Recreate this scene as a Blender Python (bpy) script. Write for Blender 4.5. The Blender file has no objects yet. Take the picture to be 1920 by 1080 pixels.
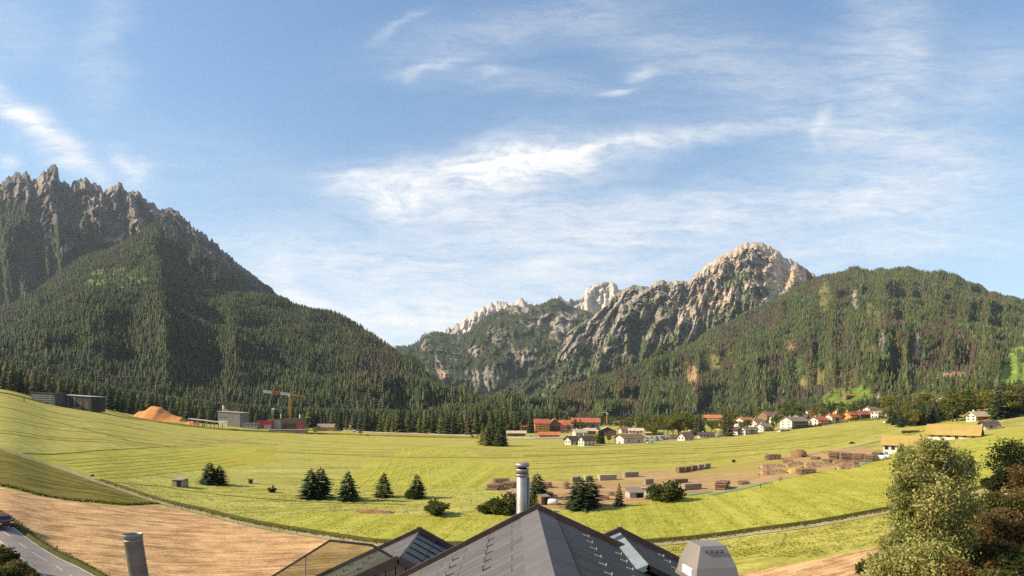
import bpy, math, random
import numpy as np
from mathutils import Vector, Matrix
from mathutils.geometry import delaunay_2d_cdt

SC = bpy.context.scene
COL = SC.collection
R = math.radians
F = 1048.0          # focal length in photo pixels (1920 wide)
H = 770.0           # horizon row in photo pixels
CZ = 25.0           # camera height above the valley floor
rng = random.Random(11)
NR = np.random.default_rng(5)

# ------------------------------------------------------------------ noise
def _hash(ix, iy, s):
    h = (ix.astype(np.int64) * 374761393 + iy.astype(np.int64) * 668265263 + s * 974711) & 0xffffffff
    h = ((h ^ (h >> 13)) * 1274126177) & 0xffffffff
    return ((h ^ (h >> 16)) & 0xffff) / 65535.0
def vnoise(x, y, s=0):
    x = np.asarray(x, float); y = np.asarray(y, float)
    ix = np.floor(x); iy = np.floor(y); fx = x - ix; fy = y - iy
    fx = fx * fx * fx * (fx * (fx * 6 - 15) + 10); fy = fy * fy * fy * (fy * (fy * 6 - 15) + 10)
    a = _hash(ix, iy, s); b = _hash(ix + 1, iy, s); c = _hash(ix, iy + 1, s); d = _hash(ix + 1, iy + 1, s)
    return (a * (1 - fx) + b * fx) * (1 - fy) + (c * (1 - fx) + d * fx) * fy
def fbm(x, y, s=0, o=4, lac=2.1, g=0.5):
    v = 0; a = 1; t = 0
    for i in range(o):
        v = v + a * vnoise(x, y, s + i * 7); t += a; a *= g; x = x * lac + 3.1; y = y * lac + 1.7
    return v / t
def ridged(x, y, s=0, o=4, lac=2.1, g=0.5):
    v = 0; a = 1; t = 0
    for i in range(o):
        v = v + a * (1 - np.abs(2 * vnoise(x, y, s + i * 7) - 1)); t += a; a *= g; x = x * lac + 5.3; y = y * lac + 2.9
    return v / t
def smooth(a, b, x):
    t = np.clip((x - a) / (b - a), 0, 1); return t * t * (3 - 2 * t)
def interp(pts, x):
    xs = [p[0] for p in pts]; ys = [p[1] for p in pts]
    return np.interp(x, xs, ys)
def pchip(pts):
    xs = np.array([p[0] for p in pts], float); ys = np.array([p[1] for p in pts], float)
    h = np.diff(xs); d = np.diff(ys) / h; m = np.zeros(len(xs)); m[0] = d[0]; m[-1] = d[-1]
    for i in range(1, len(xs) - 1):
        if d[i - 1] * d[i] > 0:
            w1 = 2 * h[i] + h[i - 1]; w2 = h[i] + 2 * h[i - 1]; m[i] = (w1 + w2) / (w1 / d[i - 1] + w2 / d[i])
    def f(x):
        x = np.clip(np.asarray(x, float), xs[0], xs[-1]); i = np.clip(np.searchsorted(xs, x) - 1, 0, len(h) - 1)
        t = (x - xs[i]) / h[i]; t2 = t * t; t3 = t2 * t
        return (2 * t3 - 3 * t2 + 1) * ys[i] + (t3 - 2 * t2 + t) * h[i] * m[i] + (-2 * t3 + 3 * t2) * ys[i + 1] + (t3 - t2) * h[i] * m[i + 1]
    return f

# ------------------------------------------------------------------ the lie of the land
# the valley floor rises as gentle fans to the left and right; slope given per bearing
K = pchip([(-900, 150), (-400, 125), (0, 92), (100, 66), (190, 50), (250, 38), (330, 25), (420, 15), (500, 9), (600, 4),
           (700, 1.5), (860, 0), (1100, 0), (1260, 2), (1340, 5), (1440, 13), (1560, 24), (1660, 35), (1800, 53), (1920, 70), (2300, 110), (2900, 150)])
def pxof(X, Y): return 960 + F * np.asarray(X) / np.maximum(np.asarray(Y), 1e-3)
def gz(X, Y): return np.asarray(Y) * K(pxof(X, Y)) / F
def gnd(px, row):                   # point of the valley floor seen at a place of the survey photo
    Y = (CZ * F) / (row - H + float(K(px))); X = (px - 960) / F * Y
    return Vector((X, Y, float(gz(X, Y))))
def back(p, d):                     # a point further along the same bearing, on the ground
    k = (p.y + d) / p.y; return Vector((p.x * k, p.y * k, float(gz(p.x * k, p.y * k))))
def at(px, row, Y): return Vector(((px - 960) / F * Y, Y, CZ + (H - row) / F * Y))

# ------------------------------------------------------------------ objects
def link(o, parent=None):
    COL.objects.link(o)
    if parent is not None: o.parent = parent
    return o
def tag(o, label=None, cat=None, group=None, kind=None):
    if label: o['label'] = label
    if cat: o['category'] = cat
    if group: o['group'] = group
    if kind: o['kind'] = kind
    return o
def empty(name, loc=(0, 0, 0), rz=0.0, label=None, cat=None, group=None):
    o = bpy.data.objects.new(name, None); o.location = loc; o.rotation_euler = (0, 0, rz); o.empty_display_size = 0.3
    link(o); return tag(o, label, cat, group)
def mesh_np(name, V, Fa, mat=None, parent=None, col=None, smooth_=False, link_=True):
    """V (n,3); Fa list of int arrays (m,k)"""
    me = bpy.data.meshes.new(name); V = np.asarray(V, np.float32)
    if not isinstance(Fa, (list, tuple)): Fa = [Fa]
    Fa = [np.asarray(f, np.int32) for f in Fa if len(f)]
    me.vertices.add(len(V)); me.vertices.foreach_set('co', V.ravel())
    nl = sum(f.size for f in Fa); npoly = sum(len(f) for f in Fa)
    me.loops.add(nl); me.loops.foreach_set('vertex_index', np.concatenate([f.ravel() for f in Fa]))
    me.polygons.add(npoly); tot = np.concatenate([np.full(len(f), f.shape[1], np.int32) for f in Fa])
    st = np.zeros(npoly, np.int32); st[1:] = np.cumsum(tot)[:-1]
    me.polygons.foreach_set('loop_start', st)
    try: me.polygons.foreach_set('loop_total', tot)
    except Exception: pass
    if smooth_: me.polygons.foreach_set('use_smooth', np.ones(npoly, bool))
    me.update(calc_edges=True)
    if col is not None:
        at_ = me.attributes.new('tint', 'FLOAT_COLOR', 'POINT'); c = np.ones((len(V), 4), np.float32); c[:, :3] = col
        at_.data.foreach_set('color', c.ravel())
    if mat: me.materials.append(mat)
    o = bpy.data.objects.new(name, me)
    if link_: link(o, parent)
    return o
class MB:
    def __init__(s): s.v = []; s.f = []
    def add(s, vs, fs):
        n = len(s.v); s.v += [tuple(v) for v in vs]; s.f += [tuple(i + n for i in f) for f in fs]; return s
    def box(s, x0, x1, y0, y1, z0, z1):
        return s.add([(x0, y0, z0), (x1, y0, z0), (x1, y1, z0), (x0, y1, z0), (x0, y0, z1), (x1, y0, z1), (x1, y1, z1), (x0, y1, z1)],
                     [(0, 3, 2, 1), (4, 5, 6, 7), (0, 1, 5, 4), (1, 2, 6, 5), (2, 3, 7, 6), (3, 0, 4, 7)])
    def bar(s, a, b, w, h=None):
        a = Vector(a); b = Vector(b); h = h or w; d = (b - a).normalized()
        u = d.cross(Vector((0, 0, 1))); u = Vector((1, 0, 0)) if u.length < 1e-4 else u.normalized(); v = u.cross(d).normalized()
        vs = [p + u * i * w / 2 + v * j * h / 2 for p in (a, b) for i, j in ((-1, -1), (1, -1), (1, 1), (-1, 1))]
        return s.add(vs, [(3, 2, 1, 0), (4, 5, 6, 7), (0, 1, 5, 4), (1, 2, 6, 5), (2, 3, 7, 6), (3, 0, 4, 7)])
    def tube(s, a, b, r0, r1=None, n=10, caps=True):
        a = Vector(a); b = Vector(b); r1 = r0 if r1 is None else r1; d = (b - a).normalized()
        u = d.cross(Vector((0, 0, 1))); u = Vector((1, 0, 0)) if u.length < 1e-4 else u.normalized(); v = u.cross(d).normalized()
        vs = []
        for p, r in ((a, r0), (b, r1)):
            for i in range(n):
                t = 2 * math.pi * i / n; vs.append(p + u * math.cos(t) * r + v * math.sin(t) * r)
        fs = [(i, (i + 1) % n, n + (i + 1) % n, n + i) for i in range(n)]
        if caps: fs += [tuple(range(n - 1, -1, -1)), tuple(range(n, 2 * n))]
        return s.add(vs, fs)
    def lathe(s, prof, n=16, c=(0, 0, 0), tilt=None):
        vs = []; m = len(prof)
        for r, z in prof:
            for i in range(n):
                t = 2 * math.pi * i / n; p = Vector((r * math.cos(t), r * math.sin(t), z))
                if tilt is not None: p = tilt @ p
                vs.append(p + Vector(c))
        fs = [(j * n + i, j * n + (i + 1) % n, (j + 1) * n + (i + 1) % n, (j + 1) * n + i) for j in range(m - 1) for i in range(n)]
        return s.add(vs, fs)
    def prism(s, poly, y0, y1):      # polygon in x,z swept along y
        n = len(poly); vs = [(x, y0, z) for x, z in poly] + [(x, y1, z) for x, z in poly]
        return s.add(vs, [tuple(range(n)), tuple(range(2 * n - 1, n - 1, -1))] + [(i, n + i, n + (i + 1) % n, (i + 1) % n) for i in range(n)])
    def slab(s, quad, t):            # quad of points thickened along its normal
        q = [Vector(p) for p in quad]; nrm = (q[1] - q[0]).cross(q[-1] - q[0]).normalized() * t; n = len(q)
        return s.add([p for p in q] + [p - nrm for p in q],
                     [tuple(range(n)), tuple(range(2 * n - 1, n - 1, -1))] + [(i, n + i, n + (i + 1) % n, (i + 1) % n) for i in range(n)])
    def build(s, name, mat, parent=None, smooth_=False, bevel=0, extra=None):
        n1 = len(s.f)
        if extra: s.add(extra[0].v, extra[0].f)
        me = bpy.data.meshes.new(name); me.from_pydata(s.v, [], s.f); me.update()
        if mat: me.materials.append(mat)
        if extra: me.materials.append(extra[1]); me.polygons.foreach_set('material_index', [0] * n1 + [1] * (len(s.f) - n1))
        if smooth_: me.polygons.foreach_set('use_smooth', [True] * len(me.polygons))
        o = bpy.data.objects.new(name, me); link(o, parent)
        if bevel:
            b = o.modifiers.new('bevel', 'BEVEL'); b.width = bevel; b.segments = 2; b.limit_method = 'ANGLE'
        return o
def copy_tree(o, parent=None):
    c = o.copy(); COL.objects.link(c); c.parent = parent
    for ch in o.children: copy_tree(ch, c)
    return c

# ------------------------------------------------------------------ materials
class NT:
    def __init__(s, nt): s.nt = nt
    def n(s, t, **kw):
        d = s.nt.nodes.new(t)
        for k, v in kw.items():
            if k.startswith('i_'):
                key = k[2:]; key = int(key) if key.isdigit() else key.replace('_', ' ')
                s.set(d.inputs[key], v)
            else: setattr(d, k, v)
        return d
    def set(s, sock, v):
        if isinstance(v, bpy.types.NodeSocket): s.nt.links.new(v, sock)
        elif hasattr(v, 'outputs'): s.nt.links.new(v.outputs[0], sock)
        else:
            if sock.type == 'RGBA' and len(v) == 3: v = (*v, 1)
            sock.default_value = v
    def m(s, op, a, b=0.0, c=None, clamp=False):
        d = s.n('ShaderNodeMath', operation=op, use_clamp=clamp); s.set(d.inputs[0], a); s.set(d.inputs[1], b)
        if c is not None: s.set(d.inputs[2], c)
        return d.outputs[0]
    def mix(s, f, a, b, bt='MIX'):
        d = s.n('ShaderNodeMix', data_type='RGBA', blend_type=bt); s.set(d.inputs[0], f); s.set(d.inputs[6], a); s.set(d.inputs[7], b)
        return d.outputs[2]
    def ramp(s, f, stops):
        d = s.n('ShaderNodeValToRGB'); el = d.color_ramp.elements
        while len(el) < len(stops): el.new(0.5)
        for e, (p, c) in zip(el, stops): e.position = p; e.color = (*c, 1) if len(c) == 3 else c
        s.set(d.inputs[0], f); return d.outputs[0]
    def maprange(s, v, a, b, c=0.0, d=1.0, typ='SMOOTHSTEP'):
        q = s.n('ShaderNodeMapRange', interpolation_type=typ); s.set(q.inputs[0], v)
        for i, x in enumerate((a, b, c, d)): s.set(q.inputs[i + 1], x)
        return q.outputs[0]
    def noise(s, vec, scale, detail=3.0, rough=0.55, dist=0.0):
        d = s.n('ShaderNodeTexNoise'); s.set(d.inputs['Vector'], vec); d.inputs['Scale'].default_value = scale
        d.inputs['Detail'].default_value = detail; d.inputs['Roughness'].default_value = rough; d.inputs['Distortion'].default_value = dist
        return d.outputs[0]
    def mapping(s, vec, loc=(0, 0, 0), rot=(0, 0, 0), sc=(1, 1, 1)):
        d = s.n('ShaderNodeMapping'); s.set(d.inputs[0], vec); d.inputs[1].default_value = loc; d.inputs[2].default_value = rot; d.inputs[3].default_value = sc
        return d.outputs[0]
def newmat(name):
    m = bpy.data.materials.new(name); m.use_nodes = True; nt = m.node_tree; nt.nodes.clear(); g = NT(nt)
    out = g.n('ShaderNodeOutputMaterial'); b = g.n('ShaderNodeBsdfPrincipled'); nt.links.new(b.outputs[0], out.inputs[0])
    b.inputs['Specular IOR Level'].default_value = 0.25
    return m, g, b
def bump(g, b, h, strength=0.3, dist=0.1):
    d = g.n('ShaderNodeBump'); d.inputs['Strength'].default_value = strength; d.inputs['Distance'].default_value = dist
    g.set(d.inputs['Height'], h); g.nt.links.new(d.outputs[0], b.inputs['Normal'])
_MC = {}
def M(name, col, rough=0.8, var=0.25, scale=3.0, metal=0.0, bmp=0.0, st=(1, 1, 1), spec=0.25):
    if name in _MC: return _MC[name]
    m, g, b = newmat(name); tc = g.n('ShaderNodeTexCoord').outputs['Object']
    v = g.mapping(tc, sc=st)
    n1 = g.noise(v, scale, 5, 0.65); n2 = g.noise(v, scale * 0.23, 2)
    f = g.m('ADD', g.m('MULTIPLY', n1, 0.6), g.m('MULTIPLY', n2, 0.4))
    a = tuple(c * (1 - var) for c in col); c2 = tuple(min(1, c * (1 + var)) for c in col)
    c = g.mix(g.maprange(f, 0.3, 0.7), a, c2)
    g.set(b.inputs['Base Color'], c); b.inputs['Roughness'].default_value = rough; b.inputs['Metallic'].default_value = metal
    b.inputs['Specular IOR Level'].default_value = spec
    if bmp: bump(g, b, n1, bmp, 0.05)
    _MC[name] = m; return m
def tint_mat(name, rough=0.9, fine=0.0, fscale=0.05, transl=0.0, bmp=0.0, bscale=0.05, bdist=5.0):
    """own colour of each piece stored on its points"""
    m, g, b = newmat(name)
    a = g.n('ShaderNodeAttribute', attribute_name='tint').outputs['Color']
    c = a
    if fine:
        tc = g.n('ShaderNodeNewGeometry').outputs['Position']
        n = g.noise(tc, fscale, 5, 0.7)
        k = g.maprange(n, 0.3, 0.7, 1 - fine, 1 + fine, 'LINEAR')
        c = g.mix(1.0, a, g.n('ShaderNodeCombineColor', i_0=k, i_1=k, i_2=k).outputs[0], 'MULTIPLY')
    if bmp:
        tc = g.n('ShaderNodeNewGeometry').outputs['Position']
        bump(g, b, g.noise(tc, bscale, 6, 0.7), bmp, bdist)
    g.set(b.inputs['Base Color'], c); b.inputs['Roughness'].default_value = rough
    b.inputs['Specular IOR Level'].default_value = 0.15
    if transl:
        t = g.n('ShaderNodeBsdfTranslucent'); g.set(t.inputs[0], c); mx = g.n('ShaderNodeMixShader'); mx.inputs[0].default_value = transl
        out = [n for n in g.nt.nodes if n.type == 'OUTPUT_MATERIAL'][0]
        g.nt.links.new(b.outputs[0], mx.inputs[1]); g.nt.links.new(t.outputs[0], mx.inputs[2]); g.nt.links.new(mx.outputs[0], out.inputs[0])
    return m

# ------------------------------------------------------------------ camera, sun, sky
cam = bpy.data.cameras.new('camera'); cam.sensor_width = 36; cam.lens = F / 1920 * 36; cam.shift_y = (H - 540) / 1920
cam.clip_start = 0.1; cam.clip_end = 60000
co = bpy.data.objects.new('camera', cam); co.location = (0, 0, CZ); co.rotation_euler = (R(90), 0, 0); link(co); SC.camera = co

SUN_EL, SUN_AZ = R(33), R(-98)          # azimuth from +Y towards +X: left and a little behind the camera
sdir = Vector((math.sin(SUN_AZ) * math.cos(SUN_EL), math.cos(SUN_AZ) * math.cos(SUN_EL), math.sin(SUN_EL)))
sl = bpy.data.lights.new('sun', 'SUN'); sl.energy = 4.8; sl.angle = R(0.5); sl.color = (1.0, 0.87, 0.68)
so = bpy.data.objects.new('sun', sl); so.rotation_euler = sdir.to_track_quat('Z', 'Y').to_euler(); so.location = (-200, -50, 200); link(so)

W = bpy.data.worlds.new('World'); SC.world = W; W.use_nodes = True
def build_sky():
    g = NT(W.node_tree); W.node_tree.nodes.clear()
    out = g.n('ShaderNodeOutputWorld'); bg = g.n('ShaderNodeBackground'); bg.inputs[1].default_value = 0.075
    W.node_tree.links.new(bg.outputs[0], out.inputs[0])
    sky = g.n('ShaderNodeTexSky', sky_type='NISHITA', sun_disc=False, sun_elevation=SUN_EL, sun_rotation=SUN_AZ % (2 * math.pi),
              altitude=1200, air_density=1.0, dust_density=0.7, ozone_density=1.6)
    d = g.n('ShaderNodeTexCoord').outputs['Generated']
    s = g.n('ShaderNodeSeparateXYZ'); g.set(s.inputs[0], d)
    x, y, z = s.outputs
    yy = g.m('MAXIMUM', y, 0.06)
    P = g.m('MULTIPLY_ADD', g.m('DIVIDE', x, yy), F / 100, 9.6)          # bearing, in hundreds of survey pixels
    Q = g.m('MULTIPLY_ADD', g.m('DIVIDE', z, yy), -F / 100, H / 100)
    vec = g.n('ShaderNodeCombineXYZ', i_0=P, i_1=Q).outputs[0]
    # warp so that edges feather
    w = g.n('ShaderNodeTexNoise'); g.set(w.inputs['Vector'], g.mapping(vec, sc=(0.5, 1.0, 1))); w.inputs['Scale'].default_value = 0.9; w.inputs['Detail'].default_value = 4
    wv = g.n('ShaderNodeVectorMath', operation='MULTIPLY_ADD'); g.set(wv.inputs[0], w.outputs['Color']); wv.inputs[1].default_value = (1.6, 0.9, 0); wv.inputs[2].default_value = (-0.8, -0.45, 0)
    va = g.n('ShaderNodeVectorMath', operation='ADD'); g.set(va.inputs[0], vec); g.set(va.inputs[1], wv.outputs[0])
    vw = va.outputs[0]; sw = g.n('ShaderNodeSeparateXYZ'); g.set(sw.inputs[0], vw); PW, QW = sw.outputs[0], sw.outputs[1]
    def blob(cx, cy, rx, ry, ang, amp, pw=1.0, warp=True):
        ca, sa = math.cos(R(ang)), math.sin(R(ang)); a, b = (PW, QW) if warp else (P, Q)
        dx = g.m('SUBTRACT', a, cx); dy = g.m('SUBTRACT', b, cy)
        ux = g.m('ADD', g.m('MULTIPLY', dx, ca / rx), g.m('MULTIPLY', dy, sa / rx)); uy = g.m('ADD', g.m('MULTIPLY', dx, -sa / ry), g.m('MULTIPLY', dy, ca / ry))
        q = g.m('ADD', g.m('MULTIPLY', ux, ux), g.m('MULTIPLY', uy, uy))
        return g.m('MULTIPLY', g.m('EXPONENT', g.m('MULTIPLY', q, -1.0)), amp)
    def total(lst):
        t = lst[0]
        for l in lst[1:]: t = g.m('ADD', t, l)
        return t
    thick = g.m('MULTIPLY', total([blob(*a) for a in CLOUD_THICK]), .95); veil = g.m('MULTIPLY', total([blob(*a) for a in CLOUD_VEIL]), 1.12)
    n_st = g.noise(g.mapping(vw, rot=(0, 0, R(-12)), sc=(0.55, 3.2, 1)), 1.3, 7, 0.62, 0.3)
    n_fi = g.noise(g.mapping(vec, rot=(0, 0, R(14)), sc=(1.1, 5.0, 1)), 2.2, 6, 0.68, 0.8)
    n_pf = g.noise(g.mapping(vw, sc=(1.0, 1.7, 1)), 1.6, 8, 0.66, 0.2)
    tex_t = g.m('ADD', g.m('MULTIPLY', n_st, 0.45), g.m('ADD', g.m('MULTIPLY', n_pf, 0.35), g.m('MULTIPLY', n_fi, 0.20)))
    a1 = g.m('MULTIPLY', thick, g.maprange(tex_t, 0.33, 0.66, 0.08, 1.4, 'LINEAR'), clamp=True)
    tex_v = g.m('ADD', g.m('MULTIPLY', n_st, 0.6), g.m('MULTIPLY', n_fi, 0.4))
    a2 = g.m('MULTIPLY', veil, g.maprange(tex_v, 0.30, 0.72, 0.12, 1.15, 'LINEAR'), clamp=True)
    al = g.m('SUBTRACT', 1.0, g.m('MULTIPLY', g.m('SUBTRACT', 1.0, a1), g.m('SUBTRACT', 1.0, a2)))
    al = g.m('MULTIPLY', al, g.maprange(y, 0.03, 0.2))
    veil_back = g.m('MULTIPLY', g.maprange(y, 0.2, 0.0), 0.2)
    al = g.m('MAXIMUM', g.m('MINIMUM', al, 0.97), veil_back)
    hs = g.n('ShaderNodeHueSaturation'); g.set(hs.inputs['Color'], sky.outputs[0]); hs.inputs['Saturation'].default_value = 1.15; hs.inputs['Value'].default_value = SKY_GAIN
    tintc = g.mix(1.0, hs.outputs[0], SKY_TINT, 'MULTIPLY')
    dn = g.n('ShaderNodeVectorMath', operation='MULTIPLY_ADD'); g.set(dn.inputs[0], tintc); dn.inputs[1].default_value = (1 / 15.0,) * 3; dn.inputs[2].default_value = (1, 1, 1)
    dv = g.n('ShaderNodeVectorMath', operation='DIVIDE'); g.set(dv.inputs[0], tintc); g.set(dv.inputs[1], dn.outputs[0])      # the bright band near the skyline rolls off gently
    c = g.mix(al, dv.outputs[0], CLOUD_COL)
    g.set(bg.inputs[0], c)
CLOUD_COL = (7.0, 6.95, 6.9); SKY_GAIN = 2.05; SKY_TINT = (1.0, 1.0, 1.02)
#               cx,  cy,   rx,  ry, angle, amp
CLOUD_THICK = [(0.7, 2.45, 1.5, 0.24, 42, 1.15), (2.5, 3.25, 0.5, 0.28, 30, 0.75), (0.15, 3.1, 0.25, 0.25, 0, 0.5),
               (8.6, 3.25, 2.1, 0.45, -7, 0.95), (10.2, 3.0, 1.8, 0.33, -6, 0.75), (12.6, 2.66, 2.4, 0.16, -6, 0.6), (7.0, 3.65, 1.0, 0.30, 15, 0.55),
               (9.4, 3.9, 2.8, 0.40, -4, 0.55), (7.5, 5.95, 2.3, 0.42, 0, 1.1), (5.5, 5.4, 0.7, 0.25, 40, 0.8), (10.6, 5.2, 1.8, 0.28, -5, 0.6), (10.5, 4.9, 0.8, 0.12, -15, 0.5),
               (8.1, 1.2, 0.55, 0.09, -15, 0.55), (9.15, 1.28, 0.35, 0.12, 0, 0.4), (12.1, 1.32, 0.25, 0.13, 0, 0.45), (11.7, 1.72, 0.4, 0.06, -15, 0.5),
               (15.4, 2.3, 0.16, 0.5, -12, 0.45)]
CLOUD_VEIL = [(16.6, 1.0, 0.9, 1.6, 10, 0.42), (18.6, 1.5, 1.3, 0.9, -20, 0.32), (14.5, 1.2, 2.2, 0.7, 25, 0.20), (13.5, 3.9, 4.4, 0.45, -5, 0.55), (17.0, 3.9, 2.4, 0.8, 8, 0.38),
              (16.6, 2.6, 2.6, 0.35, 3, 0.32), (10.5, 4.6, 4.5, 0.55, -3, 0.55), (15.5, 4.85, 3.5, 0.45, -6, 0.45), (4.2, 4.6, 3.0, 1.0, 10, 0.18), (4.0, 3.0, 3.0, 0.6, 10, 0.12),
              (1.9, 0.9, 0.5, 1.2, 10, 0.28), (9.6, 0.5, 2.4, 0.45, -12, 0.32), (0.2, 0.6, 0.9, 0.7, 20, .22), (12.6, 1.0, 2.0, .5, 20, .28), (18.0, 3.2, 2.0, .5, 10, .3), (9.6, 1.5, 1.6, .3, 5, .22), (6.5, 5.0, 3.0, .35, 8, .35), (9.5, 6.0, 5.0, 0.8, 0, 0.45), (7.6, 0.5, 0.6, 0.08, -28, 0.25), (13.0, 2.0, 5.0, 0.8, -3, 0.12)]
build_sky()
SC.view_settings.view_transform = 'Standard'; SC.view_settings.look = 'None'; SC.view_settings.exposure = 1.0; SC.view_settings.gamma = 1
SC.render.engine = 'CYCLES'
SC.cycles.max_bounces = 5; SC.cycles.diffuse_bounces = 2; SC.cycles.glossy_bounces = 2; SC.cycles.transmission_bounces = 3; SC.cycles.transparent_max_bounces = 8; SC.cycles.volume_bounces = 0
SC.cycles.caustics_reflective = False; SC.cycles.caustics_refractive = False
SC.cycles.use_denoising = False; SC.cycles.denoiser = 'OPENIMAGEDENOISE'; SC.cycles.denoising_input_passes = 'RGB_ALBEDO_NORMAL'
SC.cycles.sample_clamp_indirect = 4
# ================================================================== ground
def ground_mat(name, c_lo, c_hi, c_alt, rowdir=None, rowscale=0.0, fine=1.2, bmp=0.5, alt=(0.52, 0.68), con=(0.36, 0.64)):
    m, g, b = newmat(name); pos = g.n('ShaderNodeNewGeometry').outputs['Position']
    n1 = g.noise(pos, fine, 6, 0.7); n2 = g.noise(pos, 0.06, 4, 0.6, 0.5); n3 = g.noise(pos, 0.014, 3, 0.5, 0.6); n4 = g.noise(pos, 0.3, 4, 0.65)
    f = g.m('ADD', g.m('MULTIPLY', n1, 0.40), g.m('ADD', g.m('MULTIPLY', n2, 0.22), g.m('MULTIPLY', n4, 0.38)))
    if rowdir is not None:
        w = g.noise(g.mapping(g.mapping(pos, rot=(0, 0, rowdir)), sc=(rowscale, rowscale * 0.02, 1)), 1.0, 4, 0.6, 0.2)
        f = g.m('ADD', g.m('MULTIPLY', f, 0.6), g.m('MULTIPLY', w, 0.4))
    c = g.mix(g.maprange(f, con[0], con[1]), c_lo, c_hi)
    c = g.mix(g.m('MULTIPLY', g.maprange(n3, alt[0], alt[1]), 0.7), c, c_alt)
    g.set(b.inputs['Base Color'], c); b.inputs['Roughness'].default_value = 0.95; b.inputs['Specular IOR Level'].default_value = 0.1
    bump(g, b, f, bmp, 0.4)
    return m
G_MEADOW = ground_mat('meadow grass', (0.188, 0.172, 0.022), (0.415, 0.375, 0.092), (0.31, 0.255, 0.042), R(78), 0.55)
G_FRESH = ground_mat('mown meadow grass', (0.205, 0.205, 0.018), (0.385, 0.36, 0.068), (0.30, 0.255, 0.03), R(8), 0.35)
G_WILD = ground_mat('tall meadow grass', (0.155, 0.155, 0.022), (0.45, 0.41, 0.105), (0.34, 0.285, 0.08), R(60), 0.7)
G_WEDGE = ground_mat('dull pasture grass', (0.090, 0.078, 0.010), (0.20, 0.160, 0.025), (0.14, 0.145, 0.018), R(62), 0.5)
G_PLOUGH = ground_mat('bare soil stubble', (0.24, 0.135, 0.058), (0.64, 0.39, 0.185), (0.54, 0.34, 0.16), R(66), 1.3, 2.2, 1.0, con=(.40, .60))
G_TRACK = ground_mat('dusty farm track', (0.22, 0.18, 0.085), (0.36, 0.30, 0.16), (0.20, 0.19, 0.06))
G_YARD = ground_mat('trodden earth', (0.23, 0.155, 0.066), (0.43, 0.275, 0.125), (0.27, 0.235, 0.045), R(75), 0.4, 1.5)
G_DARK = ground_mat('dark turned grass', (0.050, 0.052, 0.010), (0.085, 0.08, 0.018), (0.08, 0.08, 0.02))
G_ASPHALT = ground_mat('weathered asphalt', (0.21, 0.178, 0.155), (0.29, 0.245, 0.215), (0.25, 0.215, 0.185), R(58), 0.8, 3.0, 0.1)
G_GRAVEL = ground_mat('pale gravel', (0.26, 0.20, 0.14), (0.46, 0.38, 0.29), (0.3, 0.25, 0.18), None, 0, 2.5)
G_PAINT = M('white road paint', (0.55, 0.52, 0.46), 0.7, 0.15, 2.0)
G_FLOOR = ground_mat('forest floor', (0.022, 0.026, 0.010), (0.05, 0.05, 0.02), (0.06, 0.045, 0.025))

def make_ground():
    pxs = np.concatenate([np.arange(-3200, -600, 80), np.arange(-600, 2500, 10), np.arange(2500, 4800, 80)]).astype(float)
    Ys = np.concatenate([np.linspace(3, 40, 6), np.linspace(60, 620, 24), np.linspace(680, 1700, 14)])
    PX, YY = np.meshgrid(pxs, Ys); X = (PX - 960) / F * YY; Z = YY * K(PX) / F
    n, m = PX.shape; i = np.arange(n * m).reshape(n, m)
    fa = np.stack([i[:-1, :-1], i[:-1, 1:], i[1:, 1:], i[1:, :-1]], -1).reshape(-1, 4)
    o = mesh_np('meadow_ground', np.stack([X, YY, Z], -1).reshape(-1, 3), fa, G_MEADOW, smooth_=True)
    tag(o, 'wide yellow green meadow filling the valley floor', None, None, 'structure')
make_ground()

def patch(name, poly, mat, off, label=None, step=14):
    """a field of the valley floor, outlined on the survey photo and laid on the ground"""
    pts = []
    n = len(poly)
    for i in range(n):
        a, b = Vector(poly[i]), Vector(poly[(i + 1) % n]); k = max(1, int((b - a).length / step))
        pts += [a.lerp(b, j / k) for j in range(k)]
    nb = len(pts); edges = [(i, (i + 1) % nb) for i in range(nb)]
    xs = [p.x for p in pts]; ys = [p.y for p in pts]
    for x in np.arange(min(xs) + step, max(xs), step):
        for y in np.arange(min(ys) + step * 0.5, max(ys), step): pts.append(Vector((x, y)))
    v, e, f, *_ = delaunay_2d_cdt(pts, edges, [list(range(nb))], 1, 1e-4)
    V = []
    for p in v:
        q = gnd(p.x, p.y); V.append((q.x, q.y, q.z + off))
    f = [tuple(t) for t in f]
    me = bpy.data.meshes.new(name); me.from_pydata(V, [], f); me.update()
    for p in me.polygons:
        if p.normal.z < 0: p.flip()
    me.materials.append(mat); me.polygons.foreach_set('use_smooth', [True] * len(me.polygons))
    o = bpy.data.objects.new(name, me); link(o); return tag(o, label, None, None, 'structure')
def ribbon(name, pts, width, mat, off, label=None, kind='structure', dash=None, wob=0.0, height=0.0):
    P = [gnd(*p) for p in pts]; C = []
    for a, b in zip(P[:-1], P[1:]):
        k = max(2, int((b - a).length / 3)); C += [a.lerp(b, j / k) for j in range(k)]
    C.append(P[-1]); V = []; Fa = []
    L = 0; run = [0]
    for a, b in zip(C[:-1], C[1:]): L += (b - a).length; run.append(L)
    for i, c in enumerate(C):
        t = (C[min(i + 1, len(C) - 1)] - C[max(i - 1, 0)]); t.z = 0; t.normalize(); s = Vector((t.y, -t.x, 0))
        w = width * (1 + wob * (rng.random() - 0.5))
        for k in (-0.5, -0.17, 0.17, 0.5):
            q = c + s * w * k; V.append((q.x, q.y, float(gz(q.x, q.y)) + off + (height if abs(k) < 0.3 else 0)))
        if i and not (dash and (run[i] % (dash[0] + dash[1])) > dash[0]):
            for k in range(3): Fa.append((4 * i - 4 + k, 4 * i - 4 + k + 1, 4 * i + k + 1, 4 * i + k))
    o = mesh_np(name, V, np.array(Fa), mat, smooth_=True)
    return tag(o, label, None, None, kind)

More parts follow.
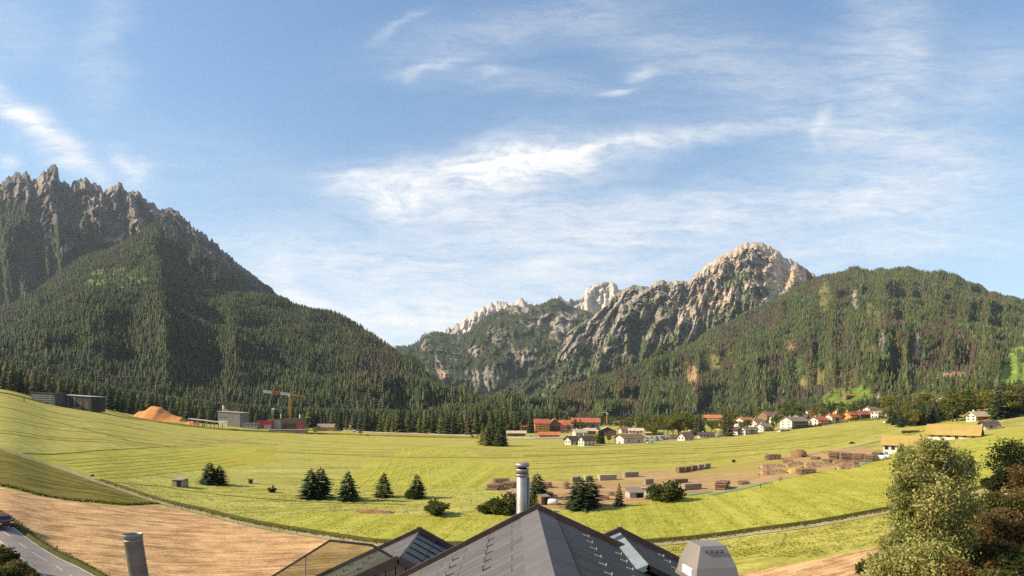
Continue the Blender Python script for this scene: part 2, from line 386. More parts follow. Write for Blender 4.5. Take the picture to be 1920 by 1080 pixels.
TR = [(-60, 830), (0, 838), (50, 856), (110, 876), (190, 905), (240, 922), (300, 942), (380, 962), (480, 986), (600, 1006), (700, 1021), (800, 1027), (880, 1026), (960, 1025), (1100, 1027), (1200, 1023), (1300, 1015), (1400, 1002), (1530, 985), (1660, 961), (1800, 930), (1960, 890)]
patch('wild_meadow', [(170, 895), (300, 880), (500, 868), (700, 866), (940, 895), (940, 940), (820, 985), (700, 1000), (480, 975), (300, 932)], G_WILD, 0.03, 'rough tall grass meadow around the lone spruces')
patch('mown_meadow', [(640, 1006), (480, 978), (600, 960), (850, 968), (1080, 958), (1300, 930), (1500, 893), (1640, 862), (1760, 850), (1960, 790), (1960, 880), (1660, 955), (1400, 994), (1200, 1016), (960, 1020), (800, 1020)], G_FRESH, 0.045, 'bright tall meadow strip below the timber yard')
patch('mown_field_strip', [(690, 864), (890, 864), (980, 885), (900, 915), (640, 918)], G_FRESH, 0.05, 'freshly mown strips in the middle of the meadow')
patch('mown_field_far', [(745, 839), (860, 838), (905, 856), (735, 857)], G_FRESH, 0.05, 'far mown rectangle striped in the meadow')
patch('bright_field', [(40, 850), (330, 836), (520, 838), (500, 872), (330, 884), (210, 902), (120, 876)], G_FRESH, 0.04, 'yellow green mown meadow beside the field track')
patch('pasture_wedge', [(-80, 826), (0, 842), (50, 860), (110, 880), (190, 908), (240, 925), (296, 944), (230, 947), (150, 940), (60, 925), (0, 911), (-80, 900)], G_WEDGE, 0.05, 'dull olive pasture wedge above the ploughed field')
patch('ploughed_field', [(-80, 902), (0, 914), (60, 928), (150, 943), (230, 950), (300, 948), (380, 967), (480, 991), (600, 1011), (700, 1026), (800, 1032), (960, 1031), (960, 1300), (300, 1300), (186, 1084), (150, 1062), (60, 1012), (0, 968), (-80, 920)], G_PLOUGH, 0.06, 'broad brown stubble field with fine drill rows')
patch('stubble_field', [(1300, 1095), (1390, 1076), (1500, 1056), (1625, 1030), (1800, 985), (1900, 1060), (1800, 1300), (1300, 1300)], G_PLOUGH, 0.06, 'brown stubble corner of field beside the birch')
patch('timber_yard', [(905, 905), (960, 896), (1080, 905), (1200, 884), (1290, 882), (1430, 862), (1520, 848), (1600, 838), (1668, 846), (1640, 868), (1500, 893), (1380, 917), (1290, 930), (1100, 958), (1010, 950), (960, 935)], G_YARD, 0.055, 'trodden brown earth of the timber yard')
ribbon('farm_track', TR, 2.6, G_TRACK, 0.09, 'pale dusty farm track curving past the fields')
ribbon('track_verge', [(p[0], p[1] - 3.5 - (2 if p[0] > 300 else 0)) for p in TR[4:]], 0.9, G_DARK, 0.10, 'dark grass edge along the farm track', height=0.5)
ribbon('field_boundary', [(-80, 899), (0, 910), (60, 924), (150, 939), (230, 946), (290, 944)], 0.9, G_DARK, 0.10, 'dark edge between the pasture and the stubble field', wob=0.5)
G_LINE2 = ground_mat('dull grass stripe', (0.11, 0.10, 0.014), (0.23, 0.195, 0.035), (0.20, 0.165, 0.03))
def furrow(pts, w=0.9, lab='dark mown line crossing the meadow'): ribbon('mowing_line', pts, w, G_DARK if w < 1.3 else G_WEDGE if w < 2 else G_LINE2, 0.085, lab, wob=0.6)
furrow([(30, 850), (140, 849), (240, 842), (330, 836)], 1.0, 'dark ditch line left of the bright meadow')
furrow([(215, 904), (300, 912), (380, 924), (500, 936), (600, 942), (760, 946)], 0.7, 'thin dark line below the lone spruces')
furrow([(480, 844), (620, 852), (740, 857), (960, 858), (1150, 850), (1400, 845), (1560, 836)], 1.6, 'long dull strip across the middle of the meadow')
furrow([(720, 866), (700, 887), (672, 916)], 0.55, 'slanting dark line behind the spruces')
furrow([(0, 762), (100, 790), (240, 826), (330, 838)], 2.6, 'dull stripe down the left slope of the meadow')
furrow([(0, 740), (120, 778), (300, 812), (520, 834)], 1.8, 'dull stripe below the dark sheds')
furrow([(960, 846), (1120, 846), (1300, 836), (1480, 826), (1640, 806)], 2.2, 'dull stripe along the village side of the meadow')
furrow([(1460, 862), (1560, 846), (1660, 826), (1740, 806)], 1.8, 'dull stripe beside the timber yard')
furrow([(1300, 842), (1440, 832), (1600, 815)], 1.5, 'dull stripe near the village edge')
ribbon('grass_path', [(330, 836), (420, 829), (470, 822), (530, 826)], 3.0, G_YARD, 0.08, 'worn brown path in the left meadow')
ribbon('gravel_path', [(1560, 846), (1610, 838), (1664, 832)], 2.2, G_GRAVEL, 0.09, 'pale gravel path leading to the yellow roofed barn')
ribbon('gravel_lane', [(1615, 831), (1640, 827), (1662, 824)], 3.2, G_GRAVEL, 0.09, 'short pale gravel lane beside the barn')
# road at the lower left
patch('road_shoulder', [(-90, 925), (0, 968), (60, 1013), (150, 1063), (186, 1084), (300, 1300), (60, 1300), (72, 1090), (0, 1028), (-90, 950)], G_GRAVEL, 0.07, 'gravel shoulder of the country road')
patch('road', [(-90, 932), (0, 971), (62, 1017), (150, 1065), (188, 1087), (300, 1290), (105, 1300), (88, 1082), (44, 1051), (0, 1015), (-90, 958)], G_ASPHALT, 0.10, 'grey asphalt country road at the lower left', 8)
ribbon('road_marking', [(-60, 972), (0, 1016), (45, 1052), (88, 1083), (105, 1098)], 0.16, G_PAINT, 0.12, 'solid white edge line on the near side of the road')
ribbon('road_marking', [(-60, 943), (0, 973), (33, 997), (62, 1019), (102, 1044), (150, 1067), (190, 1089), (215, 1103)], 0.16, G_PAINT, 0.12, 'solid white edge line on the field side of the road')
ribbon('road_marking', [(-60, 958), (5, 997), (20, 1008), (50, 1030), (72, 1044), (105, 1063), (130, 1079), (160, 1100)], 0.13, G_PAINT, 0.12, 'dashed white centre line of the road', dash=(3.2, 2.6))
ribbon('road_verge', [(-60, 936), (0, 967), (33, 990), (62, 1012), (102, 1038), (150, 1061), (190, 1083), (215, 1098)], 1.0, G_DARK, 0.14, 'dark weedy verge between road and stubble field', wob=0.6, height=0.35)
# strip behind the meadow: railway bank and yards
ribbon('gravel_bank', [(600, 806), (690, 811), (800, 815), (895, 818)], 7, G_GRAVEL, 0.3, 'pale gravel strip at the forest edge', height=0.8)
ribbon('gravel_bank', [(945, 822), (1000, 823), (1058, 822)], 9, G_GRAVEL, 0.3, 'pale embankment in front of the red roofed hotel', height=1.2)
ribbon('weed_strip', [(195, 769), (245, 783), (330, 797), (420, 806), (520, 811), (640, 815), (760, 819), (895, 822)], 4, G_WEDGE, 0.2, 'rough weedy strip along the far edge of the meadow', height=1.2, wob=0.7)
ribbon('weed_strip', [(0, 737), (66, 752), (120, 762), (195, 772)], 2.5, G_WEDGE, 0.2, 'rough strip in front of the dark sheds', height=0.8, wob=0.7)
ribbon('parking_lot', [(1205, 827), (1240, 824), (1280, 821), (1356, 817), (1380, 816)], 22, G_GRAVEL, 0.12, 'pale car park at the edge of the village')
ribbon('village_lane', [(1100, 835), (1205, 831), (1290, 823), (1380, 818), (1440, 808), (1530, 800), (1580, 795)], 3.0, G_GRAVEL, 0.16, 'pale lane between the meadow and the village')

# ================================================================== mountains
def lerp3(a, b, t): return np.asarray(a) * (1 - t) + np.asarray(b) * t
MT = tint_mat('mountain rock and turf', 0.95, 0.32, 0.03, 0, 0.9, 0.02, 14.0)
SURF = {}
def mountain(name, px0, px1, step, nrow, foot, crest, label, shape=1.0, disp=None, paint=None, back=0.35, tpow=1.0):
    """foot, crest: functions px -> (row, Y). disp(PX,T,X,Y,Z)->(dY,dZ). paint(PX,ROW,T,X,Y,Z)->colour"""
    pxs = np.arange(px0, px1 + 0.1, step); ts = np.linspace(0, 1, nrow) ** tpow
    PX, T = np.meshgrid(pxs, ts)
    fr, fy = foot(PX); cr, cy = crest(PX)
    zf = CZ + (H - fr) / F * fy; zc = CZ + (H - cr) / F * cy
    Y = fy + (cy - fy) * T; Z = zf + (zc - zf) * T ** shape; X = (PX - 960) / F * Y
    if disp is not None:
        dY, dZ = disp(PX, T, X, Y, Z); s = (Y + dY) / Y
        Y = Y + dY; X = X * s; Z = CZ + (Z - CZ) * s + dZ      # ribs move along the line of survey, heights on top
    # far side
    nb = 5; Yb = [Y[-1] + (cy[-1] - fy[-1]) * back * (k + 1) / nb for k in range(nb)]; Zb = [np.maximum(Z[-1] * (1 - 0.16 * (k + 1)) - 20 * (k + 1), -40) for k in range(nb)]
    Xb = [X[-1] * yb / Y[-1] for yb in Yb]
    XA = np.vstack([X] + [x[None] for x in Xb]); YA = np.vstack([Y] + [y[None] for y in Yb]); ZA = np.vstack([Z] + [z[None] for z in Zb])
    n, m = XA.shape; i = np.arange(n * m).reshape(n, m)
    fa = np.stack([i[:-1, :-1], i[:-1, 1:], i[1:, 1:], i[1:, :-1]], -1).reshape(-1, 4)
    ROW = H - (Z - CZ) / Y * F
    c = paint(PX, ROW, T, X, Y, Z); cb = np.vstack([c] + [c[-1][None]] * nb)
    o = mesh_np(name, np.stack([XA, YA, ZA], -1).reshape(-1, 3), fa, MT, col=cb.reshape(-1, 3), smooth_=True)
    tag(o, label, None, None, 'structure')
    SURF[name] = dict(PX=PX, X=X, Y=Y, Z=Z, T=T, ROW=ROW)
    return o
ROCK_G = np.array([0.165, 0.148, 0.135]); ROCK_P = np.array([0.36, 0.30, 0.24]); ROCK_W = np.array([0.46, 0.40, 0.33]); ROCK_O = np.array([0.40, 0.25, 0.125])
VEG = np.array([0.045, 0.056, 0.020]); VEG_L = np.array([0.105, 0.098, 0.032]); SCREE = np.array([0.42, 0.34, 0.26]); FLOOR = np.array([0.026, 0.030, 0.012]); GRASS = np.array([0.11, 0.145, 0.02])
def mixc(a, b, t):
    t = np.clip(t, 0, 1)[..., None]; return a * (1 - t) + b * t
def ell(PX, ROW, cx, cy, rx, ry, ang=0.0, soft=0.35):
    ca, sa = math.cos(R(ang)), math.sin(R(ang)); u = ((PX - cx) * ca + (ROW - cy) * sa) / rx; v = (-(PX - cx) * sa + (ROW - cy) * ca) / ry
    return smooth(1 + soft, 1 - soft, np.sqrt(u * u + v * v) + (vnoise(PX * 0.12, ROW * 0.12, 77) - 0.5) * 0.5)

# ---- A: jagged massif on the left
A_crest = [(-260, 380), (-160, 330), (-80, 352), (-30, 336), (0, 342), (9, 341), (17, 329), (25, 331), (35, 320), (41, 327), (49, 322), (55, 327), (60, 340), (75, 331), (82, 322), (94, 311), (102, 311), (109, 317), (111, 341), (121, 341), (132, 347), (140, 340), (150, 335), (160, 334), (172, 344), (180, 341), (189, 346), (194, 360), (203, 355), (212, 350), (222, 344), (229, 347), (235, 362), (247, 357), (259, 356), (264, 365), (271, 374), (282, 381), (295, 387), (307, 390), (320, 387), (332, 397), (347, 412), (360, 422), (382, 442), (400, 452), (422, 472), (450, 497), (475, 515), (520, 552), (560, 585), (640, 650)]
A_bnd = [(-260, 430), (0, 385), (40, 372), (60, 398), (84, 470), (100, 430), (112, 425), (122, 470), (133, 480), (142, 440), (160, 412), (178, 425), (195, 475), (213, 462), (250, 440), (285, 412), (300, 404), (315, 420), (340, 455), (380, 480), (420, 505), (460, 520), (520, 560), (640, 660)]
def A_mask(PX, ROW):      # 1 where trees grow
    b = interp(A_bnd, PX) + (fbm(PX * 0.06, ROW * 0.06, 3, 3) - 0.5) * 44
    return smooth(-6, 8, ROW - b)
def A_disp(PX, T, X, Y, Z):
    w = smooth(0.0, 0.25, T) * smooth(1.0, 0.93, T)
    r1 = ridged(PX * 0.019 + T * 0.9, T * 2.6 + 3, 21, 4); r2 = ridged(PX * 0.05 - T * 1.5, T * 5.0, 31, 6, 2.1, .58)
    r3 = fbm(PX * 0.03, T * 6, 5, 4)
    dY = -(560 * (r1 - 0.55) + 260 * (r2 - 0.5) * smooth(0.3, 0.6, T)) * w
    dY = dY - ((ridged(PX * .16 - 2 * T, T * 14, 173, 4, 2.1, .6) - .5) * 190 + (ridged(PX * .34, T * 30, 174, 3) - .5) * 80) * w * smooth(.3, .55, T)
    dZ = (r3 - 0.5) * 90 * w
    e = smooth(0.9, 1.0, T); dZ = dZ + e * ((ridged(PX * 0.15, T * 0 + 2, 8, 3) - 0.55) * 48 + (vnoise(PX * 0.45, T * 0, 9) - 0.5) * 28) * smooth(520, 380, PX)
    return dY, dZ
def A_paint(PX, ROW, T, X, Y, Z):
    n = fbm(PX * 0.05, ROW * 0.02, 13, 5); n2 = fbm(PX * 0.18, ROW * 0.05, 17, 3)
    c = mixc(ROCK_G * np.array([.33, .30, .32]), ROCK_P * np.array([.46, .42, .435]), (n * 0.6 + n2 * 0.5 - 0.25) * 1.5)
    for e, col in (((60, 350, 70, 14, -20), ROCK_P * .62), ((195, 360, 26, 40, 10), ROCK_P * .7), ((248, 372, 14, 22, 0), ROCK_P * .7), ((160, 350, 14, 22, 0), ROCK_P * .5), ((290, 405, 22, 14, -30), ROCK_P * .65)):
        c = mixc(c, col, ell(PX, ROW, *e) * (n2 * 1.4))
    sc = ell(PX, ROW, 228, 446, 26, 7, -14) + ell(PX, ROW, 127, 462, 14, 6, -35) + ell(PX, ROW, 88, 444, 3.5, 20, -12) + ell(PX, ROW, 126, 470, 10, 6, -40) + ell(PX, ROW, 262, 420, 10, 14, 35) * .6
    c = mixc(c, SCREE * 1.0, sc * 0.9)
    v = A_mask(PX, ROW) * (1 - np.clip(sc, 0, 1)); tuft = smooth(0.55, 0.7, fbm(PX * 0.09, ROW * 0.09, 51, 4)) * smooth(-70, 0, ROW - interp(A_bnd, PX)) * 0.8
    return mixc(c, VEG, np.maximum(v, tuft))
mountain('mountain_massif', -260, 640, 1.9, 210, lambda p: (np.full_like(p, 690.0), np.full_like(p, 2300.0)), lambda p: (interp(A_crest, p), 4200 + 0 * p),
         'jagged grey rock massif rising behind the left forest hill', 0.95, A_disp, A_paint)

# ---- C1 pale far walls
C1_crest = [(640, 660), (700, 655), (735, 648), (762, 648), (800, 650), (828, 628), (836, 619), (842, 614), (848, 616), (855, 606), (862, 607), (870, 599), (890, 587), (899, 582), (906, 575), (910, 579), (920, 567), (928, 569), (936, 562), (944, 568), (952, 570), (958, 574), (964, 566), (977, 560), (986, 567), (995, 572), (1010, 575), (1030, 565), (1047, 555), (1060, 565), (1075, 562), (1088, 560), (1095, 557), (1100, 541), (1112, 536), (1130, 530), (1140, 528), (1147, 529), (1156, 537), (1163, 546), (1175, 560), (1210, 570), (1260, 580)]
mountain('mountain_wall', 640, 1260, 2.2, 60, lambda p: (np.full_like(p, 720.0), np.full_like(p, 7600.0)), lambda p: (interp(C1_crest, p), 9200 + 0 * p),
         'pale far limestone walls at the head of the valley', 0.8,
         lambda PX, T, X, Y, Z: (-(ridged(PX * 0.05, T * 2, 3, 4) - 0.55) * 1100 * smooth(0, .2, T) * smooth(1, .9, T) - (ridged(PX * .2, T * 8, 176, 4) - .5) * 260 * smooth(0, .2, T) * smooth(1, .95, T), (ridged(PX * 0.2, T * 4, 4, 3) - 0.5) * 95 * smooth(0.3, 1, T)),
         lambda PX, ROW, T, X, Y, Z: mixc(mixc(ROCK_P * 0.8, ROCK_W * 1.0, fbm(PX * 0.12, ROW * 0.06, 2, 4) * 1.8 - 0.4), VEG, smooth(0.5, .62, fbm(PX * 0.04, ROW * 0.05, 9, 3)) * smooth(560, 590, ROW) * smooth(1010, 1030, PX) * smooth(1100, 1060, PX)))

# ---- C2 wooded mountain in the valley
C2_crest = [(700, 668), (745, 652), (762, 650), (775, 645), (787, 640), (791, 630), (796, 626), (812, 623), (830, 625), (845, 629), (862, 629), (880, 623), (895, 606), (912, 594), (927, 586), (945, 580), (957, 574), (968, 573), (985, 577), (1000, 574), (1017, 571), (1032, 562), (1047, 560), (1060, 571), (1075, 576), (1095, 582), (1115, 590), (1150, 600), (1200, 620), (1300, 640)]
def C2_disp(PX, T, X, Y, Z):
    w = smooth(0, .15, T) * smooth(1, .9, T)
    return -(ridged(PX * 0.014 + T * 1.1, T * 2.2, 41, 4) - 0.55) * 560 * w - (ridged(PX * 0.055 + T, T * 6, 43, 5) - .5) * 330 * w - (ridged(PX * .14, T * 16, 175, 4) - .5) * 150 * w, (fbm(PX * .03, T * 5, 44, 3) - .5) * 90 * w
def C2_rock(PX, ROW):
    r = smooth(0.56, 0.68, fbm(PX * 0.05, ROW * 0.03, 61, 4)) * smooth(585, 640, ROW) * 0.55
    for e in ((905, 708, 30, 16, 10), (828, 695, 9, 26, -20), (1040, 600, 60, 12, -8), (970, 580, 28, 10, 0), (1060, 620, 34, 16, -20), (798, 645, 8, 18, 0), (985, 672, 30, 16, 30), (890, 660, 12, 10, 0)):
        r = np.maximum(r, ell(PX, ROW, *e, 0.5) * (0.3 + 1.1 * vnoise(PX * .2, ROW * .1, 5)))
    return np.clip(r, 0, 1)
def C2_paint(PX, ROW, T, X, Y, Z):
    c = mixc(ROCK_P * 0.45, ROCK_P * .85, fbm(PX * .15, ROW * .06, 63, 4) * 1.6 - .3); c = mixc(c, ROCK_O, ell(PX, ROW, 826, 690, 10, 22, -15) * .7)
    return mixc(VEG * mixc(np.full(3, .75), np.full(3, 1.35), fbm(PX * .05, ROW * .06, 65, 3)), c, C2_rock(PX, ROW))
mountain('wooded_mountain', 700, 1300, 2.4, 130, lambda p: (np.full_like(p, 765.0), np.full_like(p, 3600.0)), lambda p: (interp(C2_crest, p), 5900 + 0 * p),
         'blue green wooded mountain in the middle of the valley', 0.85, C2_disp, C2_paint)

# ---- D rocky mountain right of the valley
D_crest = [(860, 765), (920, 741), (937, 727), (952, 710), (980, 690), (1015, 662), (1040, 645), (1062, 625), (1082, 610), (1110, 594), (1132, 575), (1150, 556), (1162, 545), (1170, 540), (1182, 536), (1200, 536), (1210, 539), (1217, 539), (1224, 532), (1230, 527), (1237, 525), (1250, 527), (1260, 528), (1270, 525), (1280, 526), (1290, 530), (1296, 523), (1312, 507), (1325, 497), (1345, 482), (1360, 475), (1375, 468), (1390, 457), (1405, 454), (1420, 452), (1430, 455), (1437, 461), (1448, 464), (1460, 470), (1470, 481), (1485, 487), (1500, 497), (1520, 511), (1540, 520), (1580, 530), (1640, 545), (1700, 560)]
def D_disp(PX, T, X, Y, Z):
    w = smooth(0, .15, T) * smooth(1, .92, T)
    pk = smooth(1290, 1360, PX); q = PX - 130 * T * (1 - .6 * pk)
    dY = -(ridged(q * 0.012 + 0.4, T * 1.3, 71, 3) - 0.55) * 520 * w - (ridged(q * 0.04 + 2.2 * T, T * 4.5, 73, 5) - .5) * 420 * (1 - .62 * pk) * w - (fbm(PX * .09, T * 16, 79, 5, 2.1, .6) - .5) * 300 * pk * w
    # the dark gully under the summit and the one in the left buttress
    g1 = ell(q, T * 300, 1478, 250, 9, 60, 16, .6); g2 = ell(PX, T * 300, 1190, 120, 12, 50, 0, .6)
    dY = dY + 260 * g1 * w + 300 * g2 * w
    dY = dY - ((ridged(PX * .14 + 3 * T, T * 22, 171, 4, 2.1, .6) - .5) * 170 + (ridged(PX * .3, T * 45, 172, 3) - .5) * 70) * w; fl = 1 - .6 * smooth(1425, 1455, PX); dY = dY * fl + (260 * g1 + 0 * g2) * w * (1 - fl)
    return dY, (fbm(PX * .05, T * 8, 74, 4) - .5) * 110 * w * fl + smooth(.9, 1, T) * (vnoise(PX * .16, T * 0, 75) - .5) * 22
def D_veg(PX, ROW):
    top = interp([(860, 600), (1050, 620), (1100, 605), (1180, 560), (1250, 560), (1300, 565), (1350, 545), (1400, 560), (1440, 540), (1500, 520)], PX)
    f = fbm(PX * 0.045 + ROW * 0.02, ROW * 0.06, 81, 5)
    v = smooth(0.62, 0.42, f + 0.0014 * (interp([(860, 640), (1000, 690), (1150, 660), (1250, 640), (1320, 600), (1400, 560), (1500, 530)], PX) - ROW) * -1 * -1) 
    v = smooth(0.43, 0.57, f + (ROW - interp([(860, 640), (1000, 670), (1150, 645), (1230, 625), (1300, 590), (1370, 540), (1420, 535), (1500, 555)], PX)) * 0.0042)
    for e in ((1385, 520, 34, 16, -25), (1412, 528, 12, 10, 0)): v = np.maximum(v, ell(PX, ROW, *e) * smooth(.3, .6, f))
    return np.clip(v, 0, 1)
def D_paint(PX, ROW, T, X, Y, Z):
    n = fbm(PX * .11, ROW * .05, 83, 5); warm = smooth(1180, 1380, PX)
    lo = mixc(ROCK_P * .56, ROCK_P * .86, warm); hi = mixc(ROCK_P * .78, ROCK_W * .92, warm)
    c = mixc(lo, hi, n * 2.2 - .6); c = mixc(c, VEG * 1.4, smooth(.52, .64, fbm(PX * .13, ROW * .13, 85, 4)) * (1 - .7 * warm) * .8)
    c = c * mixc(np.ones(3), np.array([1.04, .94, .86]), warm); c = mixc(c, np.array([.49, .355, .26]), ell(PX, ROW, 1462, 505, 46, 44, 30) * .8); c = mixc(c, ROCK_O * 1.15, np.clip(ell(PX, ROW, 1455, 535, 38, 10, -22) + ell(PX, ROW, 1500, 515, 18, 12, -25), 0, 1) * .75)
    return mixc(c, VEG * 2.0, D_veg(PX, ROW) * .88)
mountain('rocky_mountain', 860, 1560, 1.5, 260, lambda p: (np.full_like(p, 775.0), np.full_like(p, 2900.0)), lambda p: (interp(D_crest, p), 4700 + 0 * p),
         'bare pale rock mountain with rounded summit right of the valley', 0.9, D_disp, D_paint)

# ---- B forest hill on the left
B_crest = [(-300, 720), (-200, 690), (-100, 640), (-40, 612), (0, 596), (50, 563), (92, 528), (120, 506), (160, 481), (207, 468), (250, 447), (280, 424), (297, 420), (315, 462), (327, 487), (355, 507), (400, 533), (455, 546), (500, 556), (520, 562), (545, 570), (575, 580), (600, 590), (640, 600), (662, 606), (682, 617), (705, 634), (730, 653), (755, 674), (780, 692), (810, 712), (835, 729), (862, 745), (900, 765), (960, 780)]
B_cY = pchip([(-300, 2300), (120, 2700), (290, 3000), (330, 2650), (520, 2500), (640, 2350), (760, 1900), (862, 1350), (960, 1150)])
def B_disp(PX, T, X, Y, Z):
    w = smooth(0, .15, T) * smooth(1, .88, T)
    return -(ridged(PX * 0.008, T * 1.0, 91, 3) - .55) * 170 * w, (fbm(X * .004, Y * .004, 92, 4) - .5) * 120 * w
def B_open(PX, ROW):
    o = np.zeros_like(np.asarray(PX, float))
    for cx, cy, rx, ry, a in ((215, 512, 46, 8, -4), (180, 530, 36, 7, -6), (250, 525, 26, 6, 0), (215, 540, 30, 5, 0), (400, 560, 26, 5, -10), (155, 655, 8, 3, 0), (395, 545, 30, 5, 0)):
        o = np.maximum(o, ell(PX, ROW, cx, cy, rx, ry, a, .4) * .8)
    return o
def B_paint(PX, ROW, T, X, Y, Z): return mixc(np.broadcast_to(FLOOR, PX.shape + (3,)), GRASS, B_open(PX, ROW))
GR = lambda p, Y: H + CZ * F / Y - K(p)       # photo row of the valley floor at depth Y
mountain('forest_hill', -300, 960, 6, 90, lambda p: (GR(p, 980) + 1, 980 + 0 * p), lambda p: (interp(B_crest, p), B_cY(p)), 'dark spruce clad hill below the jagged massif', 1.0, B_disp, B_paint)

# ---- E forest hill on the right
E_crest = [(820, 778), (900, 757), (1000, 749), (1050, 738), (1100, 722), (1160, 700), (1200, 683), (1250, 660), (1300, 640), (1350, 612), (1400, 585), (1440, 566), (1470, 553), (1500, 543), (1515, 530), (1522, 526), (1535, 520), (1552, 513), (1580, 508), (1602, 505), (1640, 510), (1677, 510), (1710, 509), (1740, 510), (1770, 517), (1802, 530), (1840, 540), (1877, 553), (1902, 560), (1920, 568), (2000, 590), (2100, 630), (2300, 690)]
E_cY = pchip([(820, 1300), (1000, 1700), (1200, 2200), (1400, 2900), (1520, 3100), (1600, 2900), (1900, 2700), (2300, 2300)])
E_foot = pchip([(820, 1000), (1100, 1150), (1400, 1250), (1600, 1100), (1800, 1000), (2300, 900)])
def E_disp(PX, T, X, Y, Z):
    w = smooth(0, .12, T) * smooth(1, .9, T)
    return -(ridged(PX * 0.011 + T * .4, T * 1.0, 95, 3) - .55) * 300 * w - (ridged(PX * 0.028 - .6 * T, T * 2.0, 96, 4) - .5) * 150 * w, (fbm(X * .004, Y * .004, 97, 4) - .5) * 100 * w + smooth(.8, 1, T) * (fbm(PX * .03, T * 0, 98, 3) - .5) * 70
E_OPEN = [(1545, 555, 8, 22, 0, VEG_L * 1.2), (1521, 712, 24, 16, 0, VEG_L * 1.5), (1580, 748, 34, 16, -10, GRASS * 1.1), (1612, 742, 20, 10, 0, GRASS), (1784, 703, 22, 6, 0, ROCK_O * .8), (1720, 655, 3.5, 24, 0, ROCK_P * .9), (1720, 668, 8, 5, 0, ROCK_O * .9), (1298, 705, 8, 16, 0, ROCK_O * .8), (1328, 676, 16, 8, 0, VEG_L * 1.4), (1640, 660, 6, 10, 0, VEG_L),
          (1645, 600, 8, 14, 0, VEG_L), (1830, 632, 8, 4, 0, GRASS), (1715, 540, 10, 5, 0, VEG_L), (1500, 690, 8, 20, 10, VEG * 1.5), (1180, 750, 20, 4, 0, VEG_L), (1603, 560, 4, 12, 0, ROCK_P * .7), (1690, 548, 4, 10, 0, VEG_L), (1484, 645, 5, 14, 10, ROCK_O * .6), (1628, 585, 4, 16, 0, VEG_L * 1.1), (1655, 640, 4, 12, 0, ROCK_P * .6), (1420, 660, 6, 8, 0, VEG_L), (1555, 690, 4, 10, 0, VEG_L), (1240, 730, 12, 4, 0, VEG_L), (1340, 690, 10, 6, 0, VEG_L * 1.2), (1725, 742, 16, 6, 0, GRASS * .8)]
SLOPE = [(1893, 652), (1925, 650), (2000, 655), (2000, 745), (1880, 718), (1876, 705)]
def E_open(PX, ROW):
    o = np.zeros_like(np.asarray(PX, float))
    for e in E_OPEN: o = np.maximum(o, ell(PX, ROW, e[0], e[1], e[2] * 1.35, e[3] * 1.35, e[4], .4) * .92)
    sl_ = smooth(interp([(650, 1892), (720, 1874)], ROW) - 2, interp([(650, 1892), (720, 1874)], ROW) + 2, PX) * smooth(648, 653, ROW) * smooth(732, 722, ROW) * smooth(2030, 2015, PX)
    return np.maximum(o, sl_)
def E_paint(PX, ROW, T, X, Y, Z):
    c = np.broadcast_to(FLOOR * 1.3, PX.shape + (3,)); c = mixc(c, VEG_L, smooth(.5, .7, fbm(PX * .05, ROW * .05, 99, 4)) * .6)
    for e in E_OPEN: c = mixc(c, e[5] * 1.05 * mixc(np.full(3, .8), np.full(3, 1.2), vnoise(PX * .3, ROW * .5, 8)), ell(PX, ROW, e[0], e[1], e[2] * 1.35, e[3] * 1.35, e[4], .4))
    sl_ = smooth(interp([(650, 1892), (720, 1874)], ROW) - 2, interp([(650, 1892), (720, 1874)], ROW) + 2, PX) * smooth(648, 653, ROW) * smooth(732, 722, ROW) * smooth(2030, 2015, PX)
    return mixc(c, np.array([.17, .235, .04]), sl_)
mountain('village_hill', 820, 2300, 5, 110, lambda p: (GR(p, E_foot(p)) + 1, E_foot(p)), lambda p: (interp(E_crest, p), E_cY(p)), 'wooded hill with clearings above the village', 0.95, E_disp, E_paint)
def on_hill(px, row, name='village_hill'):
    S = SURF[name]; j = int(np.argmin(np.abs(S['PX'][0] - px))); col = S['ROW'][:, j]
    i = int(np.argmax(col <= row)) if (col <= row).any() else len(col) - 1
    return Vector((S['X'][i, j], S['Y'][i, j], S['Z'][i, j]))

# ================================================================== forests (nobody could count them)
def far_tree_proto(seed, tiers=4, n=6, wid=0.17):
    r = random.Random(seed); V = []; Fa = []
    for t in range(tiers):
        z1 = 0.06 + 0.94 * (t / tiers) ** 0.9; z2 = min(1.0, z1 + 0.94 / tiers * 1.75) if t < tiers - 1 else 1.0
        rad = wid * (1 - 0.86 * t / tiers) * r.uniform(.85, 1.15); base = len(V); V.append((0, 0, z2)); a0 = r.uniform(0, 6)
        for i in range(n):
            a = a0 + 2 * math.pi * i / n; q = rad * r.uniform(.7, 1.2); V.append((math.cos(a) * q, math.sin(a) * q, z1 + r.uniform(-.03, .03)))
        for i in range(n): Fa.append((base, base + 1 + i, base + 1 + (i + 1) % n))
    return np.array(V), np.array(Fa)
def far_leafy_proto(seed):
    r = random.Random(seed); V = []; Fa = []
    for k in range(16):
        a = r.uniform(0, 6.28); z = r.uniform(.2, .95); q = .34 * math.sin(math.pi * min(1, z * .95)) * r.uniform(.3, 1); c = Vector((math.cos(a) * q, math.sin(a) * q, z))
        b = len(V); s = r.uniform(.09, .16)
        for i in range(4):
            d = Vector((r.gauss(0, 1), r.gauss(0, 1), r.gauss(0, 1))).normalized() * s; V.append(tuple(c + d))
        Fa += [(b, b + 1, b + 2), (b, b + 2, b + 3), (b, b + 3, b + 1), (b + 1, b + 3, b + 2)]
    return np.array(V), np.array(Fa)
FT = tint_mat('spruce needles far', 0.9, 0, transl=0.30)
PROT_N = [far_tree_proto(s, 4, 6, .215) for s in range(6)] + [far_tree_proto(9, 5, 5, .17)]
PROT_F = [far_tree_proto(s, 3, 5, .24) for s in range(4)]
PROT_L = [far_leafy_proto(s) for s in range(3)]
